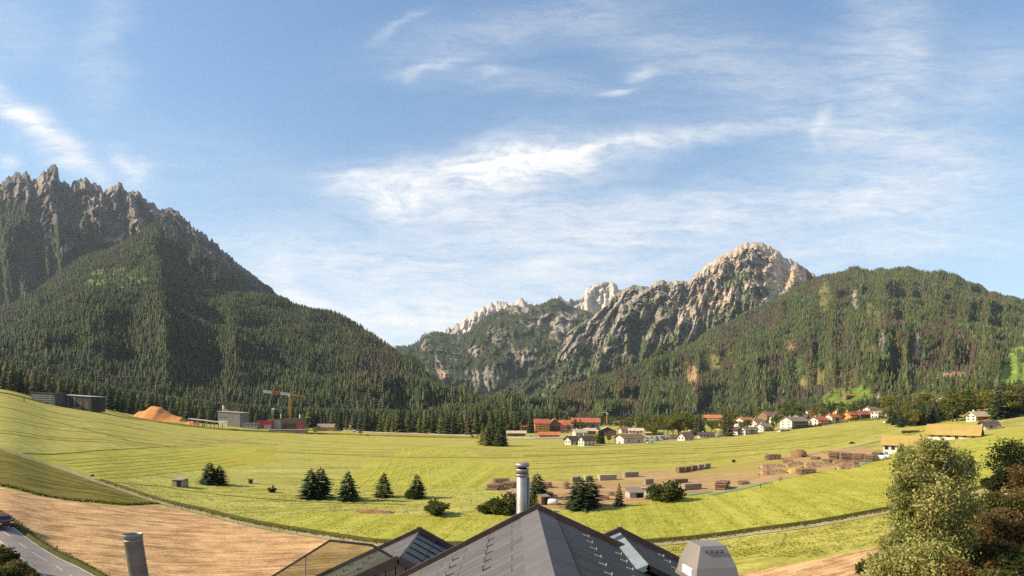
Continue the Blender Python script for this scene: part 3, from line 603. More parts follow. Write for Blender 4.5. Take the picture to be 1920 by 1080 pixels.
def scatter(name, label, pos, hgt, col, protos, group_=None):
    n = len(pos); Vs = []; Fs = []; Cs = []; off = 0; pid = NR.integers(0, len(protos), n)
    for k, (PV, PF) in enumerate(protos):
        idx = np.where(pid == k)[0]; q = len(idx)
        if not q: continue
        a = NR.uniform(0, 2 * math.pi, q); w = NR.uniform(.85, 1.25, q); h = hgt[idx]
        c, s = np.cos(a) * h * w, np.sin(a) * h * w
        x = PV[None, :, 0] * c[:, None] - PV[None, :, 1] * s[:, None]; y = PV[None, :, 0] * s[:, None] + PV[None, :, 1] * c[:, None]; z = PV[None, :, 2] * h[:, None]
        V = np.stack([x, y, z], -1) + pos[idx][:, None, :]
        Vs.append(V.reshape(-1, 3)); nv = len(PV)
        Fs.append((PF[None] + (np.arange(q) * nv)[:, None, None]).reshape(-1, 3) + off); off += q * nv
        C = np.repeat(col[idx][:, None, :], nv, 1)
        Cs.append(C.reshape(-1, 3))
    o = mesh_np(name, np.concatenate(Vs), np.concatenate(Fs), FT, col=np.concatenate(Cs))
    return tag(o, label, None, None, 'stuff')
PAL = np.array([[.026, .036, .016], [.038, .048, .018], [.050, .060, .021], [.032, .044, .020], [.064, .070, .025]])
DEAD = np.array([.125, .090, .060]); LARCH = np.array([.085, .105, .026])
def tree_cols(n, dead=None, light=None, gain=1.0):
    c = PAL[NR.integers(0, len(PAL), n)] * NR.uniform(.75, 1.3, (n, 1)) * gain
    if light is not None: k = NR.random(n) < light; c[k] = LARCH * NR.uniform(.7, 1.2, (k.sum(), 1))
    if dead is not None: k = NR.random(n) < dead; c[k] = DEAD * NR.uniform(.6, 1.2, (k.sum(), 1))
    return c
def sample_surface(name, spacing, keep, tmax=1.0):
    S = SURF[name]; X, Y, Z = S['X'], S['Y'], S['Z']
    P = np.stack([X, Y, Z], -1); e1 = P[:-1, 1:] - P[:-1, :-1]; e2 = P[1:, :-1] - P[:-1, :-1]
    ar = np.abs(e1[..., 0] * e2[..., 1] - e1[..., 1] * e2[..., 0]) * 0.5 + np.linalg.norm(np.cross(e1, e2), axis=-1) * .5
    n = int(ar.sum() / spacing ** 2); p = (ar / ar.sum()).ravel(); cells = NR.choice(len(p), n, p=p)
    i, j = np.divmod(cells, ar.shape[1]); u = NR.random(n)[:, None]; v = NR.random(n)[:, None]
    pos = P[i, j] * (1 - u) * (1 - v) + P[i, j + 1] * u * (1 - v) + P[i + 1, j] * (1 - u) * v + P[i + 1, j + 1] * u * v
    px = pxof(pos[:, 0], pos[:, 1]); row = H - (pos[:, 2] - CZ) / pos[:, 1] * F
    k = (NR.random(n) < keep(px, row)) & (px > -60) & (px < 1990)
    return pos[k], px[k], row[k]
def patchy(px, row, lst, base=0.0):
    d = np.full(len(px), base)
    for cx, cy, rx, ry, a, v in lst: d = np.maximum(d, ell(px, row, cx, cy, rx, ry, a, .5) * v)
    return d
# left massif
pos, px, row = sample_surface('mountain_massif', 17, lambda p, r: A_mask(p, r) * smooth(760, 700, r) * (1 - ell(p, r, 228, 446, 28, 9, -14)) * (1 - ell(p, r, 127, 464, 15, 8, -35)) * (1 - ell(p, r, 88, 444, 4, 22, -12)))
scatter('massif_forest', 'dark spruce forest on the lower slopes of the jagged massif', pos, NR.uniform(14, 26, len(pos)), tree_cols(len(pos), .04, .06, 1.35), PROT_F)
# left hill
pos, px, row = sample_surface('forest_hill', 9.3, lambda p, r: 1 - .93 * B_open(p, r))
dead = patchy(px, row, [(700, 690, 42, 42, 35, .65), (668, 650, 24, 20, 0, .55), (735, 700, 20, 26, 30, .55), (380, 615, 26, 20, 0, .5), (450, 720, 60, 22, 0, .3), (470, 680, 30, 30, 0, .25), (370, 700, 26, 10, 0, .4), (215, 488, 40, 10, 0, .4), (720, 660, 40, 30, 40, .5)], .04)
dead = np.maximum(dead, .35 * smooth(.62, .75, fbm(px * .02, row * .025, 3, 3)))
scatter('hill_forest', 'dense dark spruce forest covering the left hill', pos, NR.uniform(9, 20, len(pos)), tree_cols(len(pos), dead, .14, 1.8), PROT_N)
# right hill
pos, px, row = sample_surface('village_hill', 8.8, lambda p, r: (1 - .95 * E_open(p, r)) * (1 - .35 * smooth(.55, .7, fbm(p * .03, r * .04, 9, 3))) )
dead = patchy(px, row, [(1665, 607, 30, 16, -10, .75), (1740, 628, 34, 14, 0, .75), (1580, 640, 22, 30, 0, .65), (1505, 660, 22, 24, 30, .6), (1600, 560, 20, 28, 0, .35), (1460, 700, 16, 18, 0, .5), (1790, 690, 18, 10, 0, .5), (1400, 600, 30, 20, 0, .3), (1850, 580, 60, 20, 20, .3)], .05)
dead = np.maximum(dead, .7 * smooth(.54, .70, fbm(px * .022, row * .022, 33, 3)))
lt = np.clip(.16 + .5 * smooth(.5, .7, fbm(px * .03, row * .03, 44, 3)), 0, .7)
scatter('slope_forest', 'olive spruce and larch forest on the hill above the village', pos, NR.uniform(8, 17, len(pos)), tree_cols(len(pos), dead, lt, 2.25), PROT_N)
# valley mountains
pos, px, row = sample_surface('wooded_mountain', 21, lambda p, r: np.clip(1 - 1.1 * C2_rock(p, r), 0, 1))
scatter('valley_forest', 'bluish spruce forest on the mountain inside the valley', pos, NR.uniform(15, 28, len(pos)), tree_cols(len(pos), .03, .14, 1.5), PROT_F)
pos, px, row = sample_surface('rocky_mountain', 19, lambda p, r: np.clip(D_veg(p, r) * 1.1 - .25, 0, 1) * (.35 + .65 * smooth(600, 680, r)))
scatter('ridge_forest', 'scattered spruces climbing the rocky mountain', pos, NR.uniform(9, 20, len(pos)), tree_cols(len(pos), .08, .22, 1.8), PROT_F)
# ---- more marks of mowing, drawn on the ground between two lines
G_LIGHT = ground_mat('pale cut grass', (0.24, 0.23, 0.03), (0.40, 0.37, 0.06), (0.36, 0.32, 0.05))
G_LINE = ground_mat('dull grass line', (0.165, 0.148, 0.022), (0.35, 0.305, 0.065), (0.25, 0.205, 0.035)); G_WLINE = ground_mat('dark pasture line', (0.068, 0.058, 0.009), (0.155, 0.125, 0.02), (0.11, 0.11, 0.015))
def lines(a0, a1, b0, b1, n, w, mat, off=0.1, jit=1.0):
    for i in range(n):
        t = (i + .5) / n; p = Vector(a0).lerp(Vector(a1), t); q = Vector(b0).lerp(Vector(b1), t); p.y += rng.uniform(-jit, jit) * .5; q.y += rng.uniform(-jit, jit) * .5
        mid = p.lerp(q, .5); mid.y += 1.5
        ribbon('mowing_line', [tuple(p), tuple(mid), tuple(q)], w * rng.uniform(.6, 1.2), mat, off, None, wob=.7)
lines((100, 862), (205, 900), (350, 843), (470, 872), 7, .8, G_LINE)
lines((712, 866), (862, 866), (660, 914), (905, 910), 11, 1.0, G_LIGHT, .11, 0)
lines((752, 840), (852, 840), (742, 855), (895, 855), 9, 1.6, G_LIGHT, .11, 0)
lines((0, 745), (0, 822), (520, 833), (330, 842), 6, 2.4, G_LINE, .09, 9)
lines((560, 822), (560, 852), (960, 842), (960, 856), 5, 1.4, G_LINE, .09, 2)
lines((980, 842), (980, 880), (1500, 815), (1420, 858), 6, 2.2, G_LINE, .09, 6)
lines((1440, 812), (1480, 850), (1660, 794), (1680, 806), 7, 1.5, G_LIGHT, .09, 2)
lines((0, 850), (0, 905), (190, 912), (270, 943), 5, 1.3, G_WLINE, .10, 5)
lines((480, 872), (470, 930), (900, 872), (820, 940), 6, 0.6, G_LIGHT, .09, 6)
# ---- standing grass in the nearer meadow: real tufts
def tufts():
    n = 52000; px = NR.uniform(180, 1700, n); row = 838 + (1045 - 838) * NR.random(n) ** .8
    tr = interp([(t[0], t[1]) for t in TR], px); ok = (row < tr - 3) | ((row > tr + 6) & (row < interp([(1180, 1020), (1300, 1088), (1390, 1072), (1625, 1028), (1700, 1005)], px)) & (px > 1190))
    yard = (row < interp([(905, 905), (960, 940), (1100, 960), (1290, 932), (1380, 919), (1500, 895), (1640, 870), (1700, 850)], px)) & (row > interp([(905, 905), (960, 895), (1080, 902), (1200, 882), (1430, 860), (1600, 836), (1700, 830)], px)) & (px > 905)
    dens = .35 + .65 * smooth(.4, .6, fbm(px * .03, row * .09, 5, 3)); ok &= ~yard & (NR.random(n) < dens); px, row = px[ok], row[ok]; n = len(px)
    Y = CZ * F / (row - H + K(px)); X = (px - 960) / F * Y; Z = gz(X, Y); P = np.stack([X, Y, Z], -1)
    h = NR.uniform(.08, .22, n); a = NR.uniform(0, 6.28, n); w = NR.uniform(.06, .2, n); dx, dy = np.cos(a) * w, np.sin(a) * w; ln = NR.normal(0, .15, (n, 2))
    V = np.stack([P + np.stack([-dx, -dy, 0 * h], -1), P + np.stack([dx, dy, 0 * h], -1), P + np.stack([dx * .6 + ln[:, 0], dy * .6 + ln[:, 1], h], -1), P + np.stack([-dx * .7 + ln[:, 0] * 1.4, -dy * .7 + ln[:, 1], h * .8], -1)], 1).reshape(-1, 3)
    pal = np.array([[.23, .225, .022], [.30, .285, .034], [.36, .33, .06], [.42, .38, .10]]); c = pal[NR.integers(0, 4, n)] * NR.uniform(.8, 1.2, (n, 1))
    o = mesh_np('tall_grass', V, np.arange(4 * n).reshape(n, 4), tint_mat('grass blades', .9, 0, transl=.55), col=np.repeat(c[:, None], 4, 1).reshape(-1, 3)); tag(o, 'tall seeding grass standing in the meadow', None, None, 'stuff')
tufts()

def verge_tufts():
    P = []
    for pts, w, m in ((TR[4:], 1.3, 2600), ([(-60, 932), (0, 963), (33, 986), (62, 1008), (102, 1035), (150, 1058), (190, 1080), (215, 1095)], .55, 1300), ([(-80, 899), (0, 910), (60, 924), (150, 939), (230, 946), (290, 944)], 1.0, 1500), ([(0, 1026), (45, 1064), (88, 1096)], .4, 260)):
        G = [gnd(p[0], p[1] - (3.5 if pts[0] == TR[4] else 0)) for p in pts]; L = np.array([(b - a).length for a, b in zip(G[:-1], G[1:])]); ii = NR.choice(len(L), m, p=L / L.sum()); t = NR.random(m)
        for i, u in zip(ii, t): q = G[i].lerp(G[i + 1], u); P.append((q.x + NR.normal(0, w * .45), q.y + NR.normal(0, w * .45)))
    P = np.array(P); n = len(P); Z = gz(P[:, 0], P[:, 1]); B = np.stack([P[:, 0], P[:, 1], Z], -1); Vs = []
    for k in range(3):
        a = NR.uniform(0, 6.28, n); w = NR.uniform(.08, .22, n); h = NR.uniform(.2, .55, n); dx, dy = np.cos(a) * w, np.sin(a) * w; l = NR.normal(0, .18, (n, 2))
        Vs.append(np.stack([B + np.stack([-dx, -dy, 0 * h], -1), B + np.stack([dx, dy, 0 * h], -1), B + np.stack([l[:, 0], l[:, 1], h], -1)], 1).reshape(-1, 3))
    V = np.concatenate(Vs); pal = np.array([[.07, .075, .015], [.12, .115, .022], [.20, .18, .04], [.30, .25, .09]]); c = pal[NR.integers(0, 4, 3 * n)]
    o = mesh_np('verge_grass', V, np.arange(len(V)).reshape(-1, 3), bpy.data.materials['grass blades'], col=np.repeat(c[:, None], 3, 1).reshape(-1, 3)); tag(o, 'ragged weeds along the track and road edges', None, None, 'stuff')
verge_tufts()
# ================================================================== roofs around the camera
def part(mb, name, mat, root, smooth_=False, bevel=0):
    o = mb.build(name, mat, root, smooth_, bevel); o.location = -root.location if root.parent is None else Vector((0, 0, 0)); return o
def sub(mb, name, mat, par, smooth_=False): return mb.build(name, mat, par, smooth_)
def roof_mat(name, base, var, mortar, sx=0.36, sy=1.1, rough=0.55):
    m, g, b = newmat(name); tc = g.n('ShaderNodeTexCoord').outputs['Object']; s = g.n('ShaderNodeSeparateXYZ'); g.set(s.inputs[0], tc)
    v = g.n('ShaderNodeCombineXYZ', i_0=s.outputs[0], i_1=s.outputs[1]).outputs[0]
    br = g.n('ShaderNodeTexBrick'); g.set(br.inputs['Vector'], v); br.inputs['Scale'].default_value = 1; br.inputs['Brick Width'].default_value = sy; br.inputs['Row Height'].default_value = sx
    br.inputs['Mortar Size'].default_value = 0.011; br.inputs['Mortar Smooth'].default_value = 0.2; br.offset = 0.5
    br.inputs['Color1'].default_value = (*[c * (1 - var) for c in base], 1); br.inputs['Color2'].default_value = (*[c * (1 + var) for c in base], 1); br.inputs['Mortar'].default_value = (*mortar, 1)
    n = g.noise(tc, 1.4, 6, 0.7); n2 = g.noise(g.mapping(tc, sc=(1, 14, 1)), 0.7, 4, 0.6); n3 = g.noise(tc, 22, 4, .7)
    f = g.m('ADD', g.m('MULTIPLY', n, .5), g.m('ADD', g.m('MULTIPLY', n2, .3), g.m('MULTIPLY', n3, .2)))
    k = g.maprange(f, .3, .7, .74, 1.24, 'LINEAR')
    c = g.mix(1.0, br.outputs[0], g.n('ShaderNodeCombineColor', i_0=k, i_1=k, i_2=k).outputs[0], 'MULTIPLY')
    lich = g.maprange(g.noise(tc, 6, 5, .75), .62, .72); c = g.mix(g.m('MULTIPLY', lich, .25), c, (.20, .18, .12))
    g.set(b.inputs['Base Color'], c); b.inputs['Roughness'].default_value = rough
    h = g.m('ADD', g.m('MULTIPLY', br.outputs['Fac'], -1.0), g.m('MULTIPLY', n2, 1.2)); bump(g, b, h, .35, .02)
    return m
SLATE = roof_mat('grey roof shingles', (.098, .088, .086), .14, (.030, .027, .026))
SLATE_SH = roof_mat('shade toned roof shingles', (.036, .033, .032), .30, (.018, .017, .016), .30, .8)  # right slopes: same shingles, with the shade of that side put into the colour
PANEL = roof_mat('dark panel roof', (.030, .036, .050), .2, (.010, .010, .012), .7, 1.0, .35)
BROWN = M('brown painted metal trim', (.055, .036, .030), .5, .3, 4)
DARKM = M('dark flashing', (.050, .050, .054), .45, .25, 3)
STEEL = M('brushed steel', (.30, .27, .245), .48, .2, 2, .7, 0, (1, 1, 6))
STEEL_D = M('weathered steel', (.25, .225, .205), .5, .25, 2, .7, 0, (1, 1, 6))
WHITEM = M('pale metal', (.40, .39, .375), .5, .1)
BOARD = M('weathered larch boards', (.44, .33, .23), .85, .25, 1.0, 0, 0, (5, 5, .25))
PLASTER = M('cream render', (.52, .47, .40), .9, .1, 1.5)
GAP_BACK = M('shade dark backing of board gaps', (.03, .024, .02), .9)  # near-black wall behind the gable boards, paints the shade in their gaps
GAPBLACK = M('black lines and shaded openings', (.012, .010, .010), .9)  # near black for panel lines, and for shade painted into openings and gaps

def gable(root, xr, zr, y0, y1, wl, wr, sl_, sr, mat_l, mat_r, cap=0.35, guards=(), gl_mat=None, near_wall=None):
    """gable roof with its ridge running away from the camera"""
    t = .12
    L = MB().slab([(xr, y0, zr), (xr, y1, zr), (xr - wl, y1, zr - wl * sl_), (xr - wl, y0, zr - wl * sl_)], t)
    Rr = MB().slab([(xr, y1, zr), (xr, y0, zr), (xr + wr, y0, zr - wr * sr), (xr + wr, y1, zr - wr * sr)], t)
    lo = part(L, 'roof', mat_l, root); ro = part(Rr, 'roof', mat_r, root)
    if cap:
        e = .012
        c = MB().slab([(xr, y0, zr + e), (xr, y1, zr + e), (xr - cap, y1, zr - cap * sl_ + e), (xr - cap, y0, zr - cap * sl_ + e)], .01)
        sub(c, 'ridge_flashing', SLATE_CAP, lo)
        c = MB().slab([(xr, y1, zr + e), (xr, y0, zr + e), (xr + cap * 1.1, y0, zr - cap * 1.1 * sr + e), (xr + cap * 1.1, y1, zr - cap * 1.1 * sr + e)], .01)
        sub(c, 'ridge_flashing', DARKM, ro)
    v = MB()
    for s, w, k in ((-1, wl, sl_), (1, wr, sr)):
        a = Vector((xr + s * .01, y1, zr + .02)); b = Vector((xr + s * w, y1, zr - w * k + .02)); v.bar(a, b, .10, .20)
    v.box(xr - .07, xr + .07, y1 - .052, y1 + .052, zr - .10, zr + .135); part(v, 'verge_board', BROWN, root)
    for side, d, ys in guards:
        for y in ys:
            k = sl_ if side < 0 else sr; x = xr + side * d; z = zr - d * k; g = MB()
            if side < 0:
                g.bar((x, y, z + .01), (x - .16, y, z - .16 * k + .02), .014); g.bar((x - .15, y, z - .15 * k), (x - .16, y, z - .16 * k + .11), .03, .012)
            else:
                g.bar((x, y, z + .01), (x + .14, y, z - .14 * k + .02), .016); g.bar((x + .13, y, z - .13 * k), (x + .14, y, z - .14 * k + .06), .035, .012)
            sub(g, 'snow_guard', DARKM if side < 0 else gl_mat or WHITEM, lo if side < 0 else ro)
    return lo, ro
SLATE_CAP = M('smooth ridge sheet', (.105, .097, .098), .75, .18, 2.2, 0, .0, (1, 5, 1))
def ys(a, b, st): return [a - i * st for i in range(int((a - b) / st))]
hs = empty('house', (0.6, 8, 0), 0, 'grey shingled gable roof with pale snow guards directly below the camera', 'house')
gable(hs, .64, 22.53, 2.2, 14.0, 8.2, 6.4, .51, .46, SLATE, SLATE_SH, .42,
      [(-1, 1.05, ys(13.2, 8, .62)), (-1, 1.87, ys(13.0, 8, .62)), (-1, 2.7, ys(12.8, 8, .62)), (1, 1.05, ys(13.3, 8, .62)), (1, 1.75, ys(12.9, 8, .62)), (1, 2.45, ys(12.6, 8, .62))])
w = MB().prism([(-7.2, 0), (6.5, 0), (6.5, 19.6), (.64, 22.3), (-7.2, 18.3)], 2.6, 13.6); part(w, 'wall', PLASTER, hs)
h2 = empty('house', (2.9, 13.6, 0), 0, 'small dark side gable peeping over the right slope of the main roof', 'house')
gable(h2, 2.93, 21.70, 12.0, 15.2, 2.6, 3.4, .42, .50, M('teal grey sheet', (.17, .20, .205), .45, .15), SLATE_SH, 0, [(1, .9, ys(14.6, 12, .6)), (1, 1.5, ys(14.3, 12, .6))])
part(MB().prism([(.8, 15.2 * 0 + 0), (6.1, 0), (6.1, 19.9), (2.93, 21.5), (.8, 20.6)], 13.65, 14.8), 'wall', PLASTER, h2)
h3 = empty('house', (-2.9, 15.8, 0), 0, 'left neighbouring roof with weathered board gable and dark panel slope', 'house')
gable(h3, -2.9, 21.22, 14.25, 17.5, 4.2, 2.2, .466, .55, SLATE, PANEL, 0, [(-1, 1.2, ys(17.2, 14.4, .6)), (-1, 1.9, ys(17.0, 14.4, .6))])
part(MB().prism([(-6.8, 0), (-1.0, 0), (-1.0, 20.0), (-2.9, 21.0), (-6.8, 19.2)], 14.7, 17.2), 'wall', GAP_BACK, h3)
bw = MB()
x = -6.7
while x < -1.0:
    top = lambda q: 21.17 - (.466 * (-2.9 - q) if q < -2.9 else .55 * (q + 2.9))
    x2 = x + .235; bw.add([(x, 14.55 + .012 * (int(x * 50) % 2), 17), (x2, 14.55 + .012 * (int(x * 50) % 2), 17), (x2, 14.55 + .012 * (int(x * 50) % 2), top(x2) - .10), (x, 14.55 + .012 * (int(x * 50) % 2), top(x) - .10),
            (x, 14.66, 17), (x2, 14.66, 17), (x2, 14.66, top(x2) - .10), (x, 14.66, top(x) - .10)], [(0, 1, 2, 3), (4, 7, 6, 5), (0, 4, 5, 1), (1, 5, 6, 2), (3, 2, 6, 7), (0, 3, 7, 4)])
    x = x2 + .028
part(bw, 'board_gable', BOARD, h3)
vb = MB().bar((-2.9, 14.28, 21.22), (-7.1, 14.28, 21.22 - 4.2 * .466), .07, .16).bar((-2.9, 14.28, 21.22), (-.75, 14.28, 21.22 - 2.15 * .55), .07, .16)
part(vb, 'verge_board', BROWN, h3)
gl_ = MB()
for i in range(1, 4): d_ = .5 * i; gl_.bar((-2.9 + d_, 14.3, 21.235 - .55 * d_), (-2.9 + d_, 17.45, 21.235 - .55 * d_), .014, .02)
for i in range(6): y_ = 14.5 + .55 * i; gl_.bar((-2.85, y_, 21.205), (-.75, y_, 21.205 - .55 * 2.1), .012, .02)
part(gl_, 'panel_grid', GAPBLACK, h3)
part(MB().bar((-3.72, 14.42, 20.86), (-3.2, 14.42, 20.3), .05), 'brace', BROWN, h3)

# glazed screen at the left
gs = empty('glass_screen', (-4.5, 14.75, 19), 0, 'clear angular wind screen with thin brown frame left of the board gable', 'screen')
pts = [at(496, 1090, 14.75), at(619, 1013.5, 14.75), at(697, 1022, 14.75), at(742, 1048.5, 14.75)]
fr = MB()
for a, b in zip(pts[:-1], pts[1:]): fr.bar(a, b, .055)
part(fr, 'frame', BROWN, gs)
m, g, b = newmat('smoky glass'); tr = g.n('ShaderNodeBsdfTransparent'); tr.inputs[0].default_value = (.76, .80, .70, 1); gl = g.n('ShaderNodeBsdfGlossy'); gl.inputs[1].default_value = .1; gl.inputs[0].default_value = (.8, .8, .8, 1)
mx = g.n('ShaderNodeMixShader'); mx.inputs[0].default_value = .06; g.nt.links.new(tr.outputs[0], mx.inputs[1]); g.nt.links.new(gl.outputs[0], mx.inputs[2])
g.nt.links.new(mx.outputs[0], [n for n in g.nt.nodes if n.type == 'OUTPUT_MATERIAL'][0].inputs[0]); GLASS = m
z0 = 19.0
for a, b in zip(pts[:-1], pts[1:]):
    if abs(a.x - b.x) < .1: continue
    part(MB().slab([(a.x, a.y, z0), (b.x, b.y, z0), (b.x, b.y, b.z), (a.x, a.y, a.z)], .008), 'pane', GLASS, gs)
part(MB().bar(at(573, 1042, 14.75), at(573, 1200, 14.75), .02), 'mullion', STEEL_D, gs)

# flue with rain cap behind the ridge
fx, fy = .26, 14.35; fl = empty('flue_pipe', (fx, fy, 22), 0, 'tall shiny steel flue pipe with rain cap behind the roof ridge', 'chimney')
def fpart(prof, name, mat, n=24): return part(MB().lathe(prof, n, (fx, fy, 0)), name, mat, fl, True)
fpart([(.15, 20.2), (.15, 23.36), (.135, 23.38), (.0, 23.38)], 'pipe', STEEL)
fpart([(.15, 23.32), (.185, 23.33), (.185, 23.37), (.15, 23.385)], 'collar', STEEL_D)
fpart([(.10, 23.38), (.165, 23.40), (.17, 23.50), (.165, 23.51)], 'cap_ring', STEEL)
fpart([(.12, 23.50), (.12, 23.56)], 'gap_shade', GAPBLACK)  # near-black core paints the shade under the lid
fpart([(.165, 23.555), (.185, 23.56), (.185, 23.63), (.17, 23.655), (0, 23.665)], 'lid', STEEL)
part(MB().tube((fx + .17, fy - .04, 20.5), (fx + .17, fy - .04, 23.3), .022), 'conduit', STEEL, fl, True)
# leaning flue at the lower left
T2 = Matrix(((1, 0, -.16), (0, 1, 0), (0, 0, 1))); bx = at(248, 1001, 10.2)
f2 = empty('flue_pipe', (bx.x + .48, bx.y, bx.z - 3), 0, 'open topped steel flue pipe leaning left in front of the stubble field', 'chimney')
part(MB().lathe([(.15, -4.4), (.148, -.07), (.158, -.06), (.158, -.012), (.163, 0), (.150, .0), (.142, -.03), (.142, -.9)], 28, bx, T2), 'pipe', STEEL_D, f2, True)
part(MB().lathe([(.143, -.5), (.0, -.5)], 28, bx, T2), 'dark_interior_disc', GAPBLACK, f2)  # disc painted near black as the unlit inside of the pipe
part(MB().lathe([(.151, -.12), (.156, -.115), (.156, -.10), (.151, -.095)], 28, bx, T2), 'seam_ring', STEEL, f2, True)
# boxy cowl at the right
c0 = at(1326, 1078, 7.0); cw = empty('chimney_cowl', (c0.x, c0.y, 20.5), R(8), 'boxy steel chimney cowl with louvres beside the right roof edge', 'chimney')
CWM = M('dull zinc sheet', (.25, .215, .195), .42, .12, 3, .35)
def cpart(mb, name, mat, par=None): return mb.build(name, mat, par or cw)
zb = c0.z - 20.5; wv, dp = .27, .26
def frus(z1, w1, d1, z2, w2, d2): 
    v = [(-w1, -d1, z1), (w1, -d1, z1), (w1, d1, z1), (-w1, d1, z1), (-w2, -d2, z2), (w2, -d2, z2), (w2, d2, z2), (-w2, d2, z2)]
    return MB().add(v, [(0, 3, 2, 1), (4, 5, 6, 7), (0, 1, 5, 4), (1, 2, 6, 5), (2, 3, 7, 6), (3, 0, 4, 7)])
hd = cpart(frus(zb, wv + .01, dp + .01, zb + .15, wv - .015, dp - .015), 'skirt', CWM)
hd2 = cpart(frus(zb + .151, wv - .015, dp - .015, zb + .40, .165, .155), 'hood', CWM)
cpart(MB().box(-wv - .025, wv + .025, -dp - .025, dp + .025, zb - .035, zb - .004), 'rim', STEEL)
cpart(MB().box(-.19, .19, -.18, .18, -3.5, zb - .036), 'shaft', CWM)
for i in range(4):
    f = .30 + .0; xx = -.10 + .065 * i; yy = -.2 + .0
    lv = MB().box(xx - .018, xx + .018, -.203, -.188, zb + .325, zb + .332).box(xx - .018, xx + .018, -.199, -.184, zb + .345, zb + .352); lv.build('louvre', GAPBLACK, hd2)  # vent slots coloured near black for the shade inside them
for zz in (.035, .065, .10, .13): MB().box(-wv + .02, wv - .02, -dp - .012 + zz * .17 + .006, -dp + .02 + zz * .17, zb + zz, zb + zz + .006).build('sheet_seam', STEEL_D, hd)
MB().box(-wv - .014, -wv + .02, -.15, .10, zb + .03, zb + .12).build('opening', M('glossy white enamel', (.8, .78, .76), .3, .03), hd)

# ================================================================== leafy things close by
LEAF = tint_mat('leaf green and brown', 0.75, 0, transl=0.5)
BARK = M('birch bark', (.13, .11, .08), .85, .45, 3.0, 0, .3, (4, 4, 1.5)); BARK_D = M('brown bark', (.085, .062, .045), .95, .3, 4, 0, .4, (5, 5, 1))
def leaf_cloud(blobs, n, size, pal, shell=.55, droop=.0, seed=0, patch_s=1.2):
    """blobs: (centre, (rx,ry,rz)). returns V,F,C for n small leaf sprays"""
    r = np.random.default_rng(seed); vol = np.array([b[1][0] * b[1][1] * b[1][2] for b in blobs]) ** .8; pid = r.choice(len(blobs), n, p=vol / vol.sum())
    cen = np.array([tuple(b[0]) for b in blobs])[pid]; rad = np.array([b[1] for b in blobs])[pid]
    d = r.normal(size=(n, 3)); d /= np.linalg.norm(d, axis=1)[:, None]; q = (shell + (1 - shell) * r.random(n) ** .6) * (1 + .16 * r.normal(size=n))
    # clumps: pull leaves towards nearby spray centres so that gaps open
    sp = r.normal(size=(len(blobs), 22, 3)); sp /= np.linalg.norm(sp, axis=2)[..., None]
    k = r.integers(0, 22, n); d2 = d * .42 + sp[pid, k] * .75; d2 /= np.linalg.norm(d2, axis=1)[:, None]
    d = np.where((r.random(n) < .8)[:, None], d2, d)
    p = cen + d * rad * q[:, None]
    a = r.normal(size=(n, 3)); a[:, 2] -= droop; a /= np.linalg.norm(a, axis=1)[:, None]; b = np.cross(a, r.normal(size=(n, 3))); b /= np.linalg.norm(b, axis=1)[:, None]
    s = size * r.uniform(.6, 1.4, n)[:, None]
    V = np.stack([p - a * s, p + b * s * .55, p + a * s, p - b * s * .55], 1).reshape(-1, 3); Fq = np.arange(4 * n).reshape(n, 4)
    pal = np.array(pal); cl = fbm(p[:, 0] * patch_s + p[:, 2] * .7, p[:, 1] * patch_s + p[:, 2] * patch_s, seed, 3)
    ci = np.clip((cl - .25) * 2 * len(pal) + r.normal(size=n) * .8, 0, len(pal) - 1).astype(int)
    C = np.repeat((pal[ci] * r.uniform(.7, 1.3, (n, 1)))[:, None], 4, 1).reshape(-1, 3)
    return V, Fq, C
def limb(mb, a, b, r0, r1, seg=5, wob=.08, seed=0):
    r = random.Random(seed); a = Vector(a); b = Vector(b); L = (b - a).length; pts = [a]
    for i in range(1, seg + 1): pts.append(a.lerp(b, i / seg) + Vector((r.gauss(0, 1), r.gauss(0, 1), r.gauss(0, .5))) * L * wob * (1 if i < seg else 0) * .5)
    for i in range(seg): mb.tube(pts[i], pts[i + 1], r0 + (r1 - r0) * i / seg, r0 + (r1 - r0) * (i + 1) / seg, 7, False)
    return pts
# the hillside right of the house
def hill_z(x, y): return -2.6 + .52 * (x - 13) + 6.3 + .9 * (fbm(x * .2, y * .2, 5, 3) - .5) - .02 * (y - 30)
HP = []
xs = np.arange(15, 84, 1.5); yq = np.arange(10, 52, 1.5); XX, YY = np.meshgrid(xs, yq)
ZZ = hill_z(XX, YY); ZZ = ZZ - 12 * smooth(44, 51.5, YY) - 8 * smooth(20, 15, XX); n_, m_ = XX.shape; ii = np.arange(n_ * m_).reshape(n_, m_)
HS = M('dry stony slope', (.14, .098, .052), .95, .5, .8, 0, .6)
o = mesh_np('hillside', np.stack([XX, YY, ZZ], -1).reshape(-1, 3), np.stack([ii[:-1, :-1], ii[:-1, 1:], ii[1:, 1:], ii[1:, :-1]], -1).reshape(-1, 4), HS, smooth_=True)
tag(o, 'dry scrubby hillside at the right edge', None, None, 'structure')
